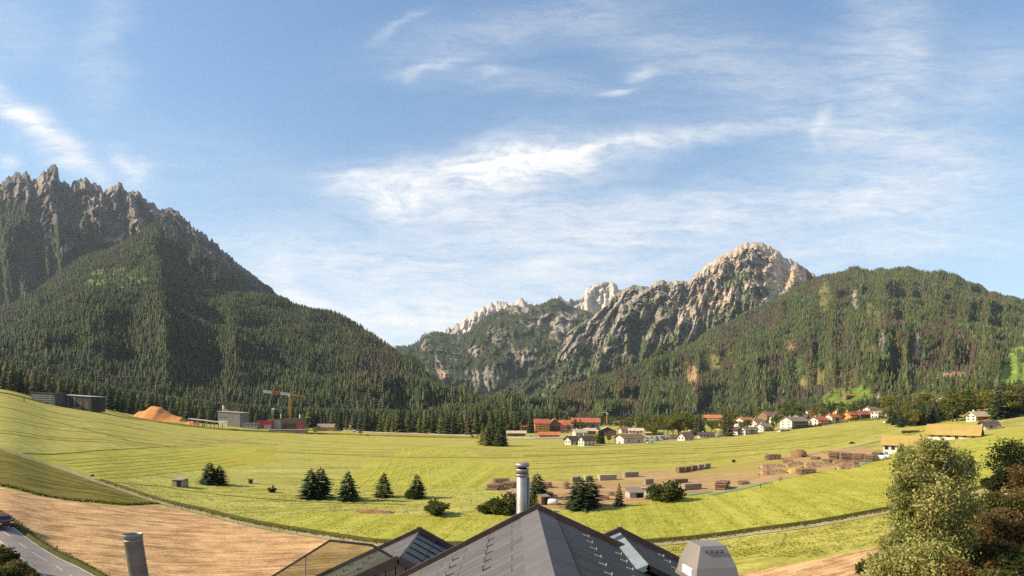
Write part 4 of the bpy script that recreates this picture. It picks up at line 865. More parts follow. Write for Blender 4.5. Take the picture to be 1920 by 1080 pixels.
# birch
BY = 30.0; bsc = BY / F
BB = [(1742, 866, 52, 38), (1700, 884, 26, 34), (1786, 884, 38, 42), (1735, 930, 56, 44), (1694, 940, 26, 40), (1794, 945, 38, 42), (1716, 985, 46, 42), (1772, 1000, 48, 40), (1692, 1030, 44, 36), (1738, 1052, 60, 40), (1660, 1062, 34, 30), (1800, 1040, 36, 40), (1645, 1105, 40, 34), (1720, 1110, 70, 40), (1735, 838, 14, 20), (1765, 842, 18, 22), (1690, 850, 8, 22), (1800, 1100, 50, 40)]
blobs = []
for i, (cx, cy, rx, ry) in enumerate(BB):
    c = at(cx, cy, BY + rng.uniform(-1.1, 1.1)); blobs.append((c, (rx * bsc, rx * bsc * .9, ry * bsc)))
bg_z = float(hill_z(22.2, 30)); root_p = at(1742, 1240, BY); root_p.z = min(root_p.z, bg_z - .2)
br = empty('birch_tree', root_p, 0, 'leafy yellow green birch with pale limbs at the right', 'tree')
V, Fq, C = leaf_cloud(blobs, 60000, .080, [(.18, .19, .055), (.27, .27, .08), (.35, .34, .11), (.44, .41, .15)], .30, .8, 3)
cr = mesh_np('crown', V - np.array(root_p), Fq, LEAF, br, C)
tm = MB(); pts_ = limb(tm, Vector((0, 0, 0)), at(1752, 900, BY) - root_p, .20, .06, 8, .05, 4)
for i, (c, rr) in enumerate(blobs):
    t = max(0, min(7, int((c.z - root_p.z) / ((at(1752, 900, BY) - root_p).z) * 8) - 2)); limb(tm, pts_[t], c - root_p + Vector((0, .3, 0)), .03, .008, 5, .3, i)
tm.build('trunk', BARK, br, True)
# scrub on the slope
SHR = {'green': [(.020, .030, .010), (.038, .048, .014), (.055, .062, .018)], 'brown': [(.095, .058, .020), (.16, .095, .035), (.23, .14, .055), (.11, .095, .03)], 'olive': [(.065, .068, .018), (.11, .105, .028), (.16, .14, .042)]}
def shrub(px, row, Y, rx, ry, kind, label, n=4200, size=.085, group='shrubs on the dry slope'):
    c = at(px, row, Y); s = Y / F; ex, ez = rx * s, ry * s; r = random.Random(int(px * 7 + row)); zb_ = min(float(hill_z(c.x, c.y)) if c.x > 16 and c.y < 50 else c.z - ez, c.z - ez * .7)
    root = empty('shrub', (c.x, c.y, zb_), 0, label, 'shrub', group)
    bl = [(Vector((r.uniform(-.55, .55) * ex, r.uniform(-.6, .6) * ex, (c.z - zb_) + r.uniform(-.55, .5) * ez)), (ex * r.uniform(.4, .65), ex * r.uniform(.4, .65), ez * r.uniform(.4, .6))) for _ in range(8)]
    V, Fq, C = leaf_cloud(bl, n, size, SHR[kind], .3, .1, int(px + row))
    mesh_np('foliage', V, Fq, LEAF, root, C); mb = MB()
    for i, (p, q) in enumerate(bl): limb(mb, (0, 0, -.2), p, .05, .012, 4, .15, i)
    mb.build('stems', BARK_D, root, True); return root
for a in [(1893, 852, 44, 46, 40, 'green', 'dark green bush crowning the dry slope at the right edge'), (1860, 898, 42, 18, 20, 'green', 'small dark bush on the skyline of the slope below the crowning bush'),
          (1905, 905, 41, 40, 34, 'brown', 'rusty brown bush under the dark crowning bush'), (1850, 948, 38, 32, 30, 'olive', 'olive bush touching the right side of the birch'),
          (1898, 950, 37, 40, 34, 'olive', 'olive green bush in the middle of the slope at the right edge'), (1850, 990, 34, 36, 34, 'brown', 'brown withered bush right of the birch, middle of the slope'),
          (1905, 1004, 33, 36, 34, 'brown', 'brown bush at the right edge above the lowest bushes'), (1820, 1030, 31, 30, 30, 'olive', 'small olive bush at the foot of the birch crown'),
          (1868, 1042, 30, 40, 34, 'brown', 'low rusty bush near the lower right corner'), (1912, 1060, 28, 34, 34, 'green', 'dark bush in the lower right corner'),
          (1815, 1078, 27, 34, 28, 'brown', 'brown bush at the bottom edge beside the birch'), (1866, 1090, 25, 36, 30, 'olive', 'olive bush at the bottom edge near the right corner'),
          (1880, 975, 36, 30, 28, 'brown', 'rusty bush right of the brown withered bush'), (1916, 934, 39, 28, 26, 'brown', 'rusty bush at the right edge below the skyline bushes'), (1838, 1062, 29, 30, 26, 'brown', 'reddish low bush between birch and lower right bushes'),
          (1640, 1075, 33, 26, 26, 'olive', 'leafy olive bush at the left foot of the birch, by the stubble corner')]:
    shrub(*a)
def rock(px, row, Y, r, label):
    c = at(px, row, Y); n = 40; ph = (1 + 5 ** .5) / 2; V = []; rr = random.Random(px)
    import bmesh as bm_
    b = bm_.new(); bm_.ops.create_icosphere(b, subdivisions=2, radius=r)
    for v in b.verts: v.co *= 1 + .35 * (float(fbm(v.co.x / r * 1.3 + px, v.co.y / r * 1.3 + v.co.z / r, 3, 3)) - .5) * 2; v.co.z *= .7
    me = bpy.data.meshes.new('boulder'); b.to_mesh(me); b.free(); me.materials.append(M('pinkish limestone', (.22, .165, .12), .9, .35, 4, 0, .6))
    o = bpy.data.objects.new('boulder', me); o.location = c; link(o); tag(o, label, 'rock', 'pale boulders on the slope')
for a in [(1888, 928, 38.0, .22, 'pale boulder high on the dry slope near the right edge'), (1910, 968, 36.0, .26, 'pinkish boulder half hidden between bushes at the right edge')]: rock(*a)
# roadside bushes in the lower left corner
for i, (px, row, rx, ry, kind, lab) in enumerate([(4, 1048, 24, 24, 'green', 'dark roadside bush at the left edge below the road'), (28, 1066, 22, 20, 'olive', 'olive roadside bush between the corner bush and the gravel'), (6, 1080, 22, 22, 'green', 'bush in the lower left corner'), (48, 1082, 18, 12, 'brown', 'brownish low bush at the bottom edge beside the gravel shoulder')]):
    g_ = gnd(px, row + ry * .8); s = g_.y / F; ex, ez = rx * s, ry * s; r = random.Random(i)
    root = empty('shrub', g_, 0, lab, 'shrub', 'roadside bushes')
    bl = [(Vector((r.uniform(-.6, .6) * ex, r.uniform(-.6, .6) * ex, r.uniform(.4, 1.2) * ez)), (ex * .5, ex * .5, ez * .5)) for _ in range(8)]
    V, Fq, C = leaf_cloud(bl, 1800, .16, SHR[kind], .3, .0, i + 50); mesh_np('foliage', V, Fq, LEAF, root, C); mb = MB()
    for k, (p, q) in enumerate(bl): limb(mb, (0, 0, 0), p, .07, .02, 3, .15, k)
    mb.build('stems', BARK_D, root, True)
# ================================================================== tree kinds (built once, copied tree by tree)
NEED = tint_mat('spruce needles', 0.85, 0, transl=0.08)
def spruce_mesh(name, seed, h=1.0, wid=.24, tiers=15, col=((.018, .032, .012), (.030, .046, .015), (.042, .056, .018)), bare=.05, shape=.8):
    r = random.Random(seed); V = []; Fa = []; C = []
    for t in range(tiers):
        f = t / (tiers - 1); z = bare + (.97 - bare) * f ** .92; L = wid * (1 - f) ** shape + .012; nb = max(5, int(14 - 6 * f)); a0 = r.uniform(0, 6.28)
        for k in range(nb):
            a = a0 + 2 * math.pi * k / nb + r.uniform(-.25, .25); l = L * r.uniform(.65, 1.22); dx, dy = math.cos(a), math.sin(a); px_, py_ = -dy, dx
            dz = r.uniform(-.035, .01) - .22 * l * (1 - f); up = .10 * l; wd = l * r.uniform(.26, .42); c = Vector(r.choice(col)) * r.uniform(.7, 1.25)
            zi = z + .02 * r.uniform(-1, 1)
            b = len(V); V += [(0, 0, zi + .012), (dx * l * .55 + px_ * wd * .6, dy * l * .55 + py_ * wd * .6, zi + dz * .5 - .015), (dx * l, dy * l, zi + dz + up * .4), (dx * l * .55 - px_ * wd * .6, dy * l * .55 - py_ * wd * .6, zi + dz * .5 - .015), (dx * l * .5, dy * l * .5, zi + dz * .35 + .022)]
            Fa += [(b, b + 1, b + 4), (b + 1, b + 2, b + 4), (b + 2, b + 3, b + 4), (b + 3, b, b + 4)]; C += [c * .9] + [c] * 4
            for q in range(2):
                u = r.uniform(.45, .95); b = len(V); s = l * .16; cx, cy, cz = dx * l * u, dy * l * u, zi + dz * u; sd = r.choice((-1, 1))
                V += [(cx, cy, cz), (cx + px_ * s * sd + dx * s, cy + py_ * s * sd + dy * s, cz - s * .3), (cx + dx * s * 1.4, cy + dy * s * 1.4, cz + s * .2)]; Fa.append((b, b + 1, b + 2)); C += [c * 1.15] * 3
    b = len(V); V += [(.012, 0, .93), (-.006, .01, .93), (-.006, -.01, .93), (0, 0, 1.0)]; Fa += [(b, b + 1, b + 3), (b + 1, b + 2, b + 3), (b + 2, b, b + 3)]; C += [Vector(col[1])] * 4
    return np.array(V) * h, np.array(Fa), np.array([tuple(c) for c in C])
def proto_tree(name, crown, label, cat='tree', trunk_h=.5, tr=.014, bark=None, group=None, h=1.0):
    V, Fa, C = crown; root = empty(name, (0, 0, -500), 0, label, cat, group)
    mesh_np('crown', V, Fa, NEED if name.startswith('spruce') else LEAF, root, C)
    MB().tube((0, 0, -.03), (0, 0, trunk_h), tr, tr * .45, 7).build('trunk', bark or BARK_D, root, True); return root
SPR = [proto_tree('spruce_tree', spruce_mesh('s', k, 1, w, t, shape=sh), 'x') for k, (w, t, sh) in enumerate([(.28, 15, .62), (.31, 14, .55), (.26, 16, .66), (.18, 16, .8), (.15, 17, .75), (.20, 15, .9)])]
SPO = [proto_tree('spruce_tree', spruce_mesh('s', 20 + k, 1, w, 15, ((.065, .076, .018), (.092, .10, .024), (.115, .115, .03)), shape=.75), 'x') for k, w in enumerate((.17, .21, .15))]
SPB = [proto_tree('spruce_tree', spruce_mesh('s', 30 + k, 1, w, 14, ((.070, .062, .028), (.095, .075, .035), (.060, .062, .022)), shape=.85), 'x') for k, w in enumerate((.17, .14))]
def leafy_crown(seed, n=900, size=.035, pal=None, flat=1.0, low=.18):
    r = random.Random(seed); bl = []
    for i in range(10):
        a = r.uniform(0, 6.28); z = r.uniform(low + .15, .86); q = .30 * math.sin(math.pi * min(.98, (z - low) / (1 - low) * .85 + .12)) * r.uniform(.25, 1)
        bl.append((Vector((math.cos(a) * q, math.sin(a) * q, z)), (r.uniform(.11, .19), r.uniform(.11, .19), r.uniform(.10, .16) * flat)))
    V, Fq, C = leaf_cloud(bl, n, size, pal or [(.062, .085, .018), (.11, .135, .026), (.155, .175, .038)], .4, .1, seed, 4.0); return V, Fq, C
def bush_crown(seed, n, size, pal):
    r = random.Random(seed); bl = []
    for i in range(12):
        a = r.uniform(0, 6.28); q = .36 * math.sqrt(r.random()); z = .12 + r.uniform(0, .62) * (1 - (q / .5) ** 2); bl.append((Vector((math.cos(a) * q, math.sin(a) * q, z)), (r.uniform(.17, .26), r.uniform(.17, .26), r.uniform(.16, .25))))
    return leaf_cloud(bl, n, size, pal, .4, .05, seed, 4.0)
LFY = [proto_tree('broadleaf_tree', leafy_crown(60 + k, 1000), 'x', trunk_h=.6, tr=.022) for k in range(3)]
LFO = [proto_tree('broadleaf_tree', leafy_crown(70 + k, 1000, .035, [(.12, .12, .026), (.18, .17, .036), (.24, .215, .052)]), 'x', trunk_h=.6, tr=.022) for k in range(3)]
BSH = [proto_tree('bush', bush_crown(80 + k, 2600, .048, [(.040, .054, .011), (.072, .090, .016), (.11, .125, .026)]), 'x', 'bush', .4, .02) for k in range(3)]
PROTOS = SPR + SPO + SPB + LFY + LFO + BSH
_used = set()
def plant(kind, loc, h, w=1.0, label=None, group=None, name=None, cat=None, rz=None):
    p = kind[rng.randrange(len(kind))] if isinstance(kind, list) else kind
    o = copy_tree(p); o.location = loc; o.scale = (h * w, h * w, h); o.rotation_euler = (0, 0, rng.uniform(0, 6.28) if rz is None else rz)
    o['label'] = label; 
    if group: o['group'] = group
    if name: o.name = name
    if cat: o['category'] = cat
    return o
def plant_px(kind, px, base, hpx, w=1.0, **kw):
    g_ = gnd(px, base); return plant(kind, g_, hpx * g_.y / F, w, **kw)
FG = 'lone trees standing in the meadow'
for px, base, hp, w, kd, lab in [
    (393, 908, 42, 1.15, SPR[1], 'dark spruce, left one of the pair standing apart at the left of the meadow'), (411, 909, 38, 1.15, SPR[0], 'dark spruce, right one of the pair standing apart at the left of the meadow'),
    (583, 935, 58, 1.1, SPR[0], 'tall dark spruce, left one of the close pair in the middle meadow'), (601, 934, 58, 1.1, SPR[1], 'tall dark spruce, right one of the close pair in the middle meadow'),
    (653, 939, 57, 1.05, SPR[0], 'single pointed spruce right of the close pair'), (720, 932, 47, 1.15, SPR[2], 'dark spruce behind a round pale bush in the meadow'),
    (782, 934, 46, 1.1, SPR[0], 'rightmost spruce of the meadow row, with a grey green bush at its foot'),
    (1008, 935, 48, 1.2, SPR[1], 'dark spruce just right of the steel flue pipe'), (1086, 955, 62, 1.2, SPR[1], 'broad dark spruce at the front of the timber yard, left one of two'), (1106, 950, 60, 1.15, SPR[0], 'dark spruce at the front of the timber yard, right one of two'),
    (1161, 949, 44, 1.15, SPB[0], 'small brownish spruce in the timber yard')]:
    plant_px(kd, px, base, hp, w * 1.5, label=lab, group=FG)
for px, base, hp, w, lab in [(716, 941, 34, 1.0, 'round pale green bush in front of a spruce in the meadow'), (773, 935, 30, 1.1, 'grey green bush at the foot of the rightmost row spruce'), (821, 966, 34, 1.8, 'rounded leafy bush alone near the stubble field'),
    (510, 923, 16, 1.0, 'small dark bush right of the spruce pair'), (912, 961, 26, 1.7, 'low bush left of the big dark bush by the flue'), (947, 962, 48, 1.35, 'big dark bush left of the flue pipe'), (988, 960, 42, 1.0, 'dark bush hidden behind the flue pipe'), (1250, 938, 46, 1.5, 'big dark rounded bush at the timber yard'),
    (1376, 867, 7, 1.3, 'tiny bush alone in the meadow above the timber yard'), (1597, 832, 5, 2.0, 'tiny low bush in the meadow near the gravel lane'), (14, 724, 10, 2.0, 'small bush at the far left edge of the meadow'), (173, 893, 5, 1.2, 'tiny dark tuft beside the pasture wedge')]:
    plant_px(BSH if px not in (716,) else LFO[0], px, base, hp, w, label=lab, name='bush', cat='bush', group='bushes in the meadow')
for i, (px, b, hp) in enumerate([(906, 834, 43), (914, 836, 44), (922, 836, 45), (930, 836, 47), (938, 837, 46), (945, 836, 38)]):
    plant_px(SPO if i < 4 else SPR[3:6], px, b, hp, 1.6, label='%s of the tight clump standing alone in the far meadow' % ['leftmost olive spruce', 'second olive spruce from the left', 'third olive spruce', 'fourth olive spruce, tallest side', 'dark spruce on the shaded side', 'rightmost dark spruce'][i], group='spruce clump in the far meadow')

# forest edge: the front trees of the wood along the meadow, one by one
def edge_trees():
    g = 'spruces along the forest edge'; n = 0
    edge = [(-20, 724), (60, 744), (200, 768), (240, 777), (400, 796), (480, 802), (600, 805), (700, 810), (880, 817), (1000, 812), (1060, 806)]
    kinds = [(SPR[3:6], 'dark spruce in the front row of the forest edge'), (SPO, 'olive green spruce in the front row of the forest edge'), (SPB, 'brownish spruce in the front row of the forest edge')]
    for layer in range(2):
        px = -18.0
        while px < 1052:
            row = float(interp(edge, px)) - layer * 3.2 - rng.uniform(0, 2.5)
            lo = 600 if px > 620 else 0
            g_ = gnd(px, row); s = g_.y / F
            k = rng.random(); kd = kinds[0] if k < .55 else kinds[1] if k < .85 else kinds[2]
            h = rng.uniform(17, 30) * (1.05 if px > 560 else .95)
            plant(kd[0], g_, h, rng.uniform(1.1, 1.55), label=kd[1], group=g); n += 1
            px += rng.uniform(9.5, 16)
    return n
print('edge', edge_trees())
# lowland wood between the edge and the hills: uncountable
def lowland():
    n = 9000; px = NR.uniform(-60, 1075, n); e = interp([(-60, 716), (-20, 722), (60, 741), (200, 765), (240, 774), (400, 793), (480, 799), (600, 802), (700, 806), (880, 813), (1000, 808), (1075, 803)], px) - 8
    Y0 = CZ * F / (e - H + K(px)); Y1 = 1060.0; u = NR.random(n); Y = np.sqrt(Y0 ** 2 + (Y1 ** 2 - Y0 ** 2) * u); k = Y > Y0; px, Y = px[k], Y[k]
    X = (px - 960) / F * Y; pos = np.stack([X, Y, gz(X, Y)], -1); m = len(pos)
    clump = fbm(X * .02, Y * .02, 5, 2); keep = NR.random(m) < .55 + .45 * smooth(.35, .55, clump); pos = pos[keep]; m = len(pos)
    scatter('valley_wood', 'dense spruce wood on the flat valley floor behind the meadow', pos, NR.uniform(16, 28, m), tree_cols(m, .07, .2, 1.35), PROT_N)
    n = 4600; px = NR.uniform(1040, 1960, n); f = interp([(1040, 810), (1120, 799), (1200, 800), (1250, 803), (1320, 796), (1340, 788), (1420, 780), (1480, 785), (1560, 773), (1660, 766), (1760, 744), (1960, 704)], px); k0 = None; f2 = f - interp([(1040, 16), (1200, 20), (1960, 12)], px)
    row = NR.uniform(f2, f); q = row - H + K(px); k = (q > 14) & (NR.random(n) > ell(px, row, 1580, 750, 44, 22, -8)); px, q = px[k], q[k]; Y = CZ * F / q; X = (px - 960) / F * Y; pos = np.stack([X, Y, gz(X, Y)], -1); m = len(pos)
    scatter('village_wood', 'mixed wood at the foot of the hill behind the village', pos, NR.uniform(8, 17, m), tree_cols(m, .10, .4, 1.6), PROT_N + PROT_L + PROT_L)
lowland()
# ================================================================== buildings of the village and the yards
WHITE = M('white render', (.58, .51, .41), .9, .08, .4); OCHRE = M('ochre render', (.60, .36, .13), .9, .1, .4); ORANGE = M('orange render', (.62, .27, .08), .9, .1, .4); GREYW = M('grey render', (.34, .31, .28), .9, .12, .4)
WOODD = M('dark stained wood', (.085, .055, .038), .85, .3, 1.2, 0, 0, (6, 6, .6)); WOODM = M('brown larch wood', (.20, .12, .065), .85, .3, 1.2, 0, 0, (6, 6, .6)); SHEDK = M('black stained shed boards', (.026, .026, .030), .8, .4, .8, 0, 0, (5, 5, .4))
R_RED = M('red tile roof', (.36, .105, .055), .8, .22, .5); R_ORG = M('orange tile roof', (.42, .145, .062), .8, .22, .5); R_BRN = M('brown tile roof', (.20, .115, .080), .8, .25, .5); R_GRY = M('weathered grey brown roof', (.215, .165, .13), .8, .25, .5)
R_PLE = M('pale dusty roof', (.44, .35, .25), .8, .2, .5); R_DRK = M('dark purple brown roof', (.085, .055, .055), .7, .25, .5); R_YEL = M('mossy yellow roof', (.32, .225, .065), .85, .12, .3); R_GRN = M('grey green boards', (.26, .24, .19), .85, .2, .6)
GLASSD = M('dark window glass', (.022, .026, .032), .12, .2, 1, 0, 0, (1, 1, 1), .5); FRAME = M('pale window frame', (.5, .47, .42), .7, .05); CONC = M('grey concrete', (.20, .18, .165), .9, .15, .4); REDP = M('red painted panels', (.42, .045, .045), .6, .15, .6)
GREENP = M('dark green silo paint', (.035, .10, .075), .5, .15, .6); CRANE = M('yellow crane paint', (.58, .27, .045), .5, .1); CRANER = M('red crane paint', (.55, .07, .035), .5, .1); CRANEW = M('white crane paint', (.62, .58, .50), .5, .1)

def window_part(root, x, y, z, w, h, face, frame=True):
    t = .06; m1 = MB(); m2 = MB()
    if face == 'f':
        m1.box(x - w / 2 - .1, x + w / 2 + .1, y - t, y + .04, z - .1, z + h + .1); m2.box(x - w / 2, x + w / 2, y - t - .02, y - t + .02, z, z + h)
    else:
        m1.box(y - t, y + .04, x - w / 2 - .1, x + w / 2 + .1, z - .1, z + h + .1); m2.box(y - t - .02, y - t + .02, x - w / 2, x + w / 2, z, z + h)
    f = m1.build('window', FRAME, root); m2.build('pane', GLASSD, f)
def house(px, base, wpx, dpx, hw, hr, rot, wall, roof, label, ridge='x', name='house', cat='house', floors=2, nwin=4, over=1.2, balcony=None, chim=1, group='houses of the village', sidewin=2, sink=1.2, hill=None, gablemat=None, loc=None):
    p = loc or (on_hill(px, base, hill) if hill else gnd(px, base)); s = F / p.y; W_, D_, h, r = wpx / s, dpx / s, hw * (.88 if group == 'houses of the village' and px > 1115 else 1) / s, hr * (.78 if group == 'houses of the village' and px > 1115 else 1) / s
    q_ = p if hill else back(p, D_ * .5)
    root = empty(name, (q_.x, q_.y, q_.z), R(rot), label, cat, group)
    x, y = W_ / 2, D_ / 2; mb = MB()
    if ridge == 'x':
        mb.add([(-x, -y, -sink), (x, -y, -sink), (x, y, -sink), (-x, y, -sink), (-x, -y, h), (x, -y, h), (x, y, h), (-x, y, h), (-x, 0, h + r), (x, 0, h + r)],
               [(0, 1, 5, 4), (2, 3, 7, 6), (1, 2, 6, 9, 5), (3, 0, 4, 8, 7), (0, 3, 2, 1)])
    else:
        mb.add([(-x, -y, -sink), (x, -y, -sink), (x, y, -sink), (-x, y, -sink), (-x, -y, h), (x, -y, h), (x, y, h), (-x, y, h), (0, -y, h + r), (0, y, h + r)],
               [(1, 2, 6, 5), (3, 0, 4, 7), (0, 1, 5, 8, 4), (2, 3, 7, 9, 6), (0, 3, 2, 1)])
    mb.build('wall', wall, root)
    o_ = over; t = .28; rb = MB(); e = .06
    if ridge == 'x':
        k = r / y; yy = y + o_; zz = h - k * o_ + t * .6 + e
        rb.slab([(-x - o_, -yy, zz), (x + o_, -yy, zz), (x + o_, 0, h + r + t * .6 + e), (-x - o_, 0, h + r + t * .6 + e)], t); rb.slab([(x + o_, yy, zz), (-x - o_, yy, zz), (-x - o_, .004, h + r + t * .6 + e), (x + o_, .004, h + r + t * .6 + e)], t)
    else:
        k = r / x; xx = x + o_; zz = h - k * o_ + t * .6 + e
        rb.slab([(-xx, y + o_, zz), (-xx, -y - o_, zz), (0, -y - o_, h + r + t * .6 + e), (0, y + o_, h + r + t * .6 + e)], t); rb.slab([(xx, -y - o_, zz), (xx, y + o_, zz), (.004, y + o_, h + r + t * .6 + e), (.004, -y - o_, h + r + t * .6 + e)], t)
    ro = rb.build('roof', roof, root)
    if gablemat:
        if ridge == 'x': MB().add([(-x - .05, -y, h * .55), (-x - .05, y, h * .55), (-x - .05, y, h), (-x - .05, 0, h + r), (-x - .05, -y, h)], [(0, 4, 3, 2, 1)]).build('gable_cladding', gablemat, root)
        else: MB().add([(-x, -y - .05, h * .55), (x, -y - .05, h * .55), (x, -y - .05, h), (0, -y - .05, h + r), (-x, -y - .05, h)], [(0, 1, 2, 3, 4)]).build('gable_cladding', gablemat, root)
    fh = h / floors; wn = min(1.3, W_ / (nwin * 1.7)) if nwin else 1; wh = min(1.5, fh * .5)
    for f in range(floors):
        for i in range(nwin):
            xx = -x + W_ * (i + .5) / nwin
            if f == 0 and i == nwin // 2 and nwin > 1:
                MB().box(xx - .6, xx + .6, -y - .08, -y + .05, 0, min(2.2, fh * .8)).build('door', WOODD, root); continue
            window_part(root, xx, -y, f * fh + fh * .3, wn, wh, 'f')
        for i in range(sidewin): window_part(root, -y + D_ * (i + .5) / max(1, sidewin), -x, f * fh + fh * .3, min(1.3, D_ / (sidewin * 1.8)), wh, 's')
    if balcony:
        for f in range(1, floors):
            b = MB(); z = f * fh - .1; q = x * .86
            b.box(-q, q, -y - 1.2, -y - .01, z, z + .15).box(-q, q, -y - 1.25, -y - 1.15, z + .15, z + 1.05).box(-q, -q + .1, -y - 1.15, -y - .01, z + .15, z + 1.05).box(q - .1, q, -y - 1.15, -y - .01, z + .15, z + 1.05)
            b.build('balcony', balcony, root)
    for i in range(chim):
        cx = (-.35 + .6 * i) * x; cy = 0.25 * y if ridge == 'x' else -.2 * y; cxx = cx if ridge == 'x' else .3 * x
        zt = h + r * .7; MB().box(cxx - .4, cxx + .4, cy - .4, cy + .4, zt - 1.0, h + r + 1.1).build('chimney', WHITE, ro)
    return root
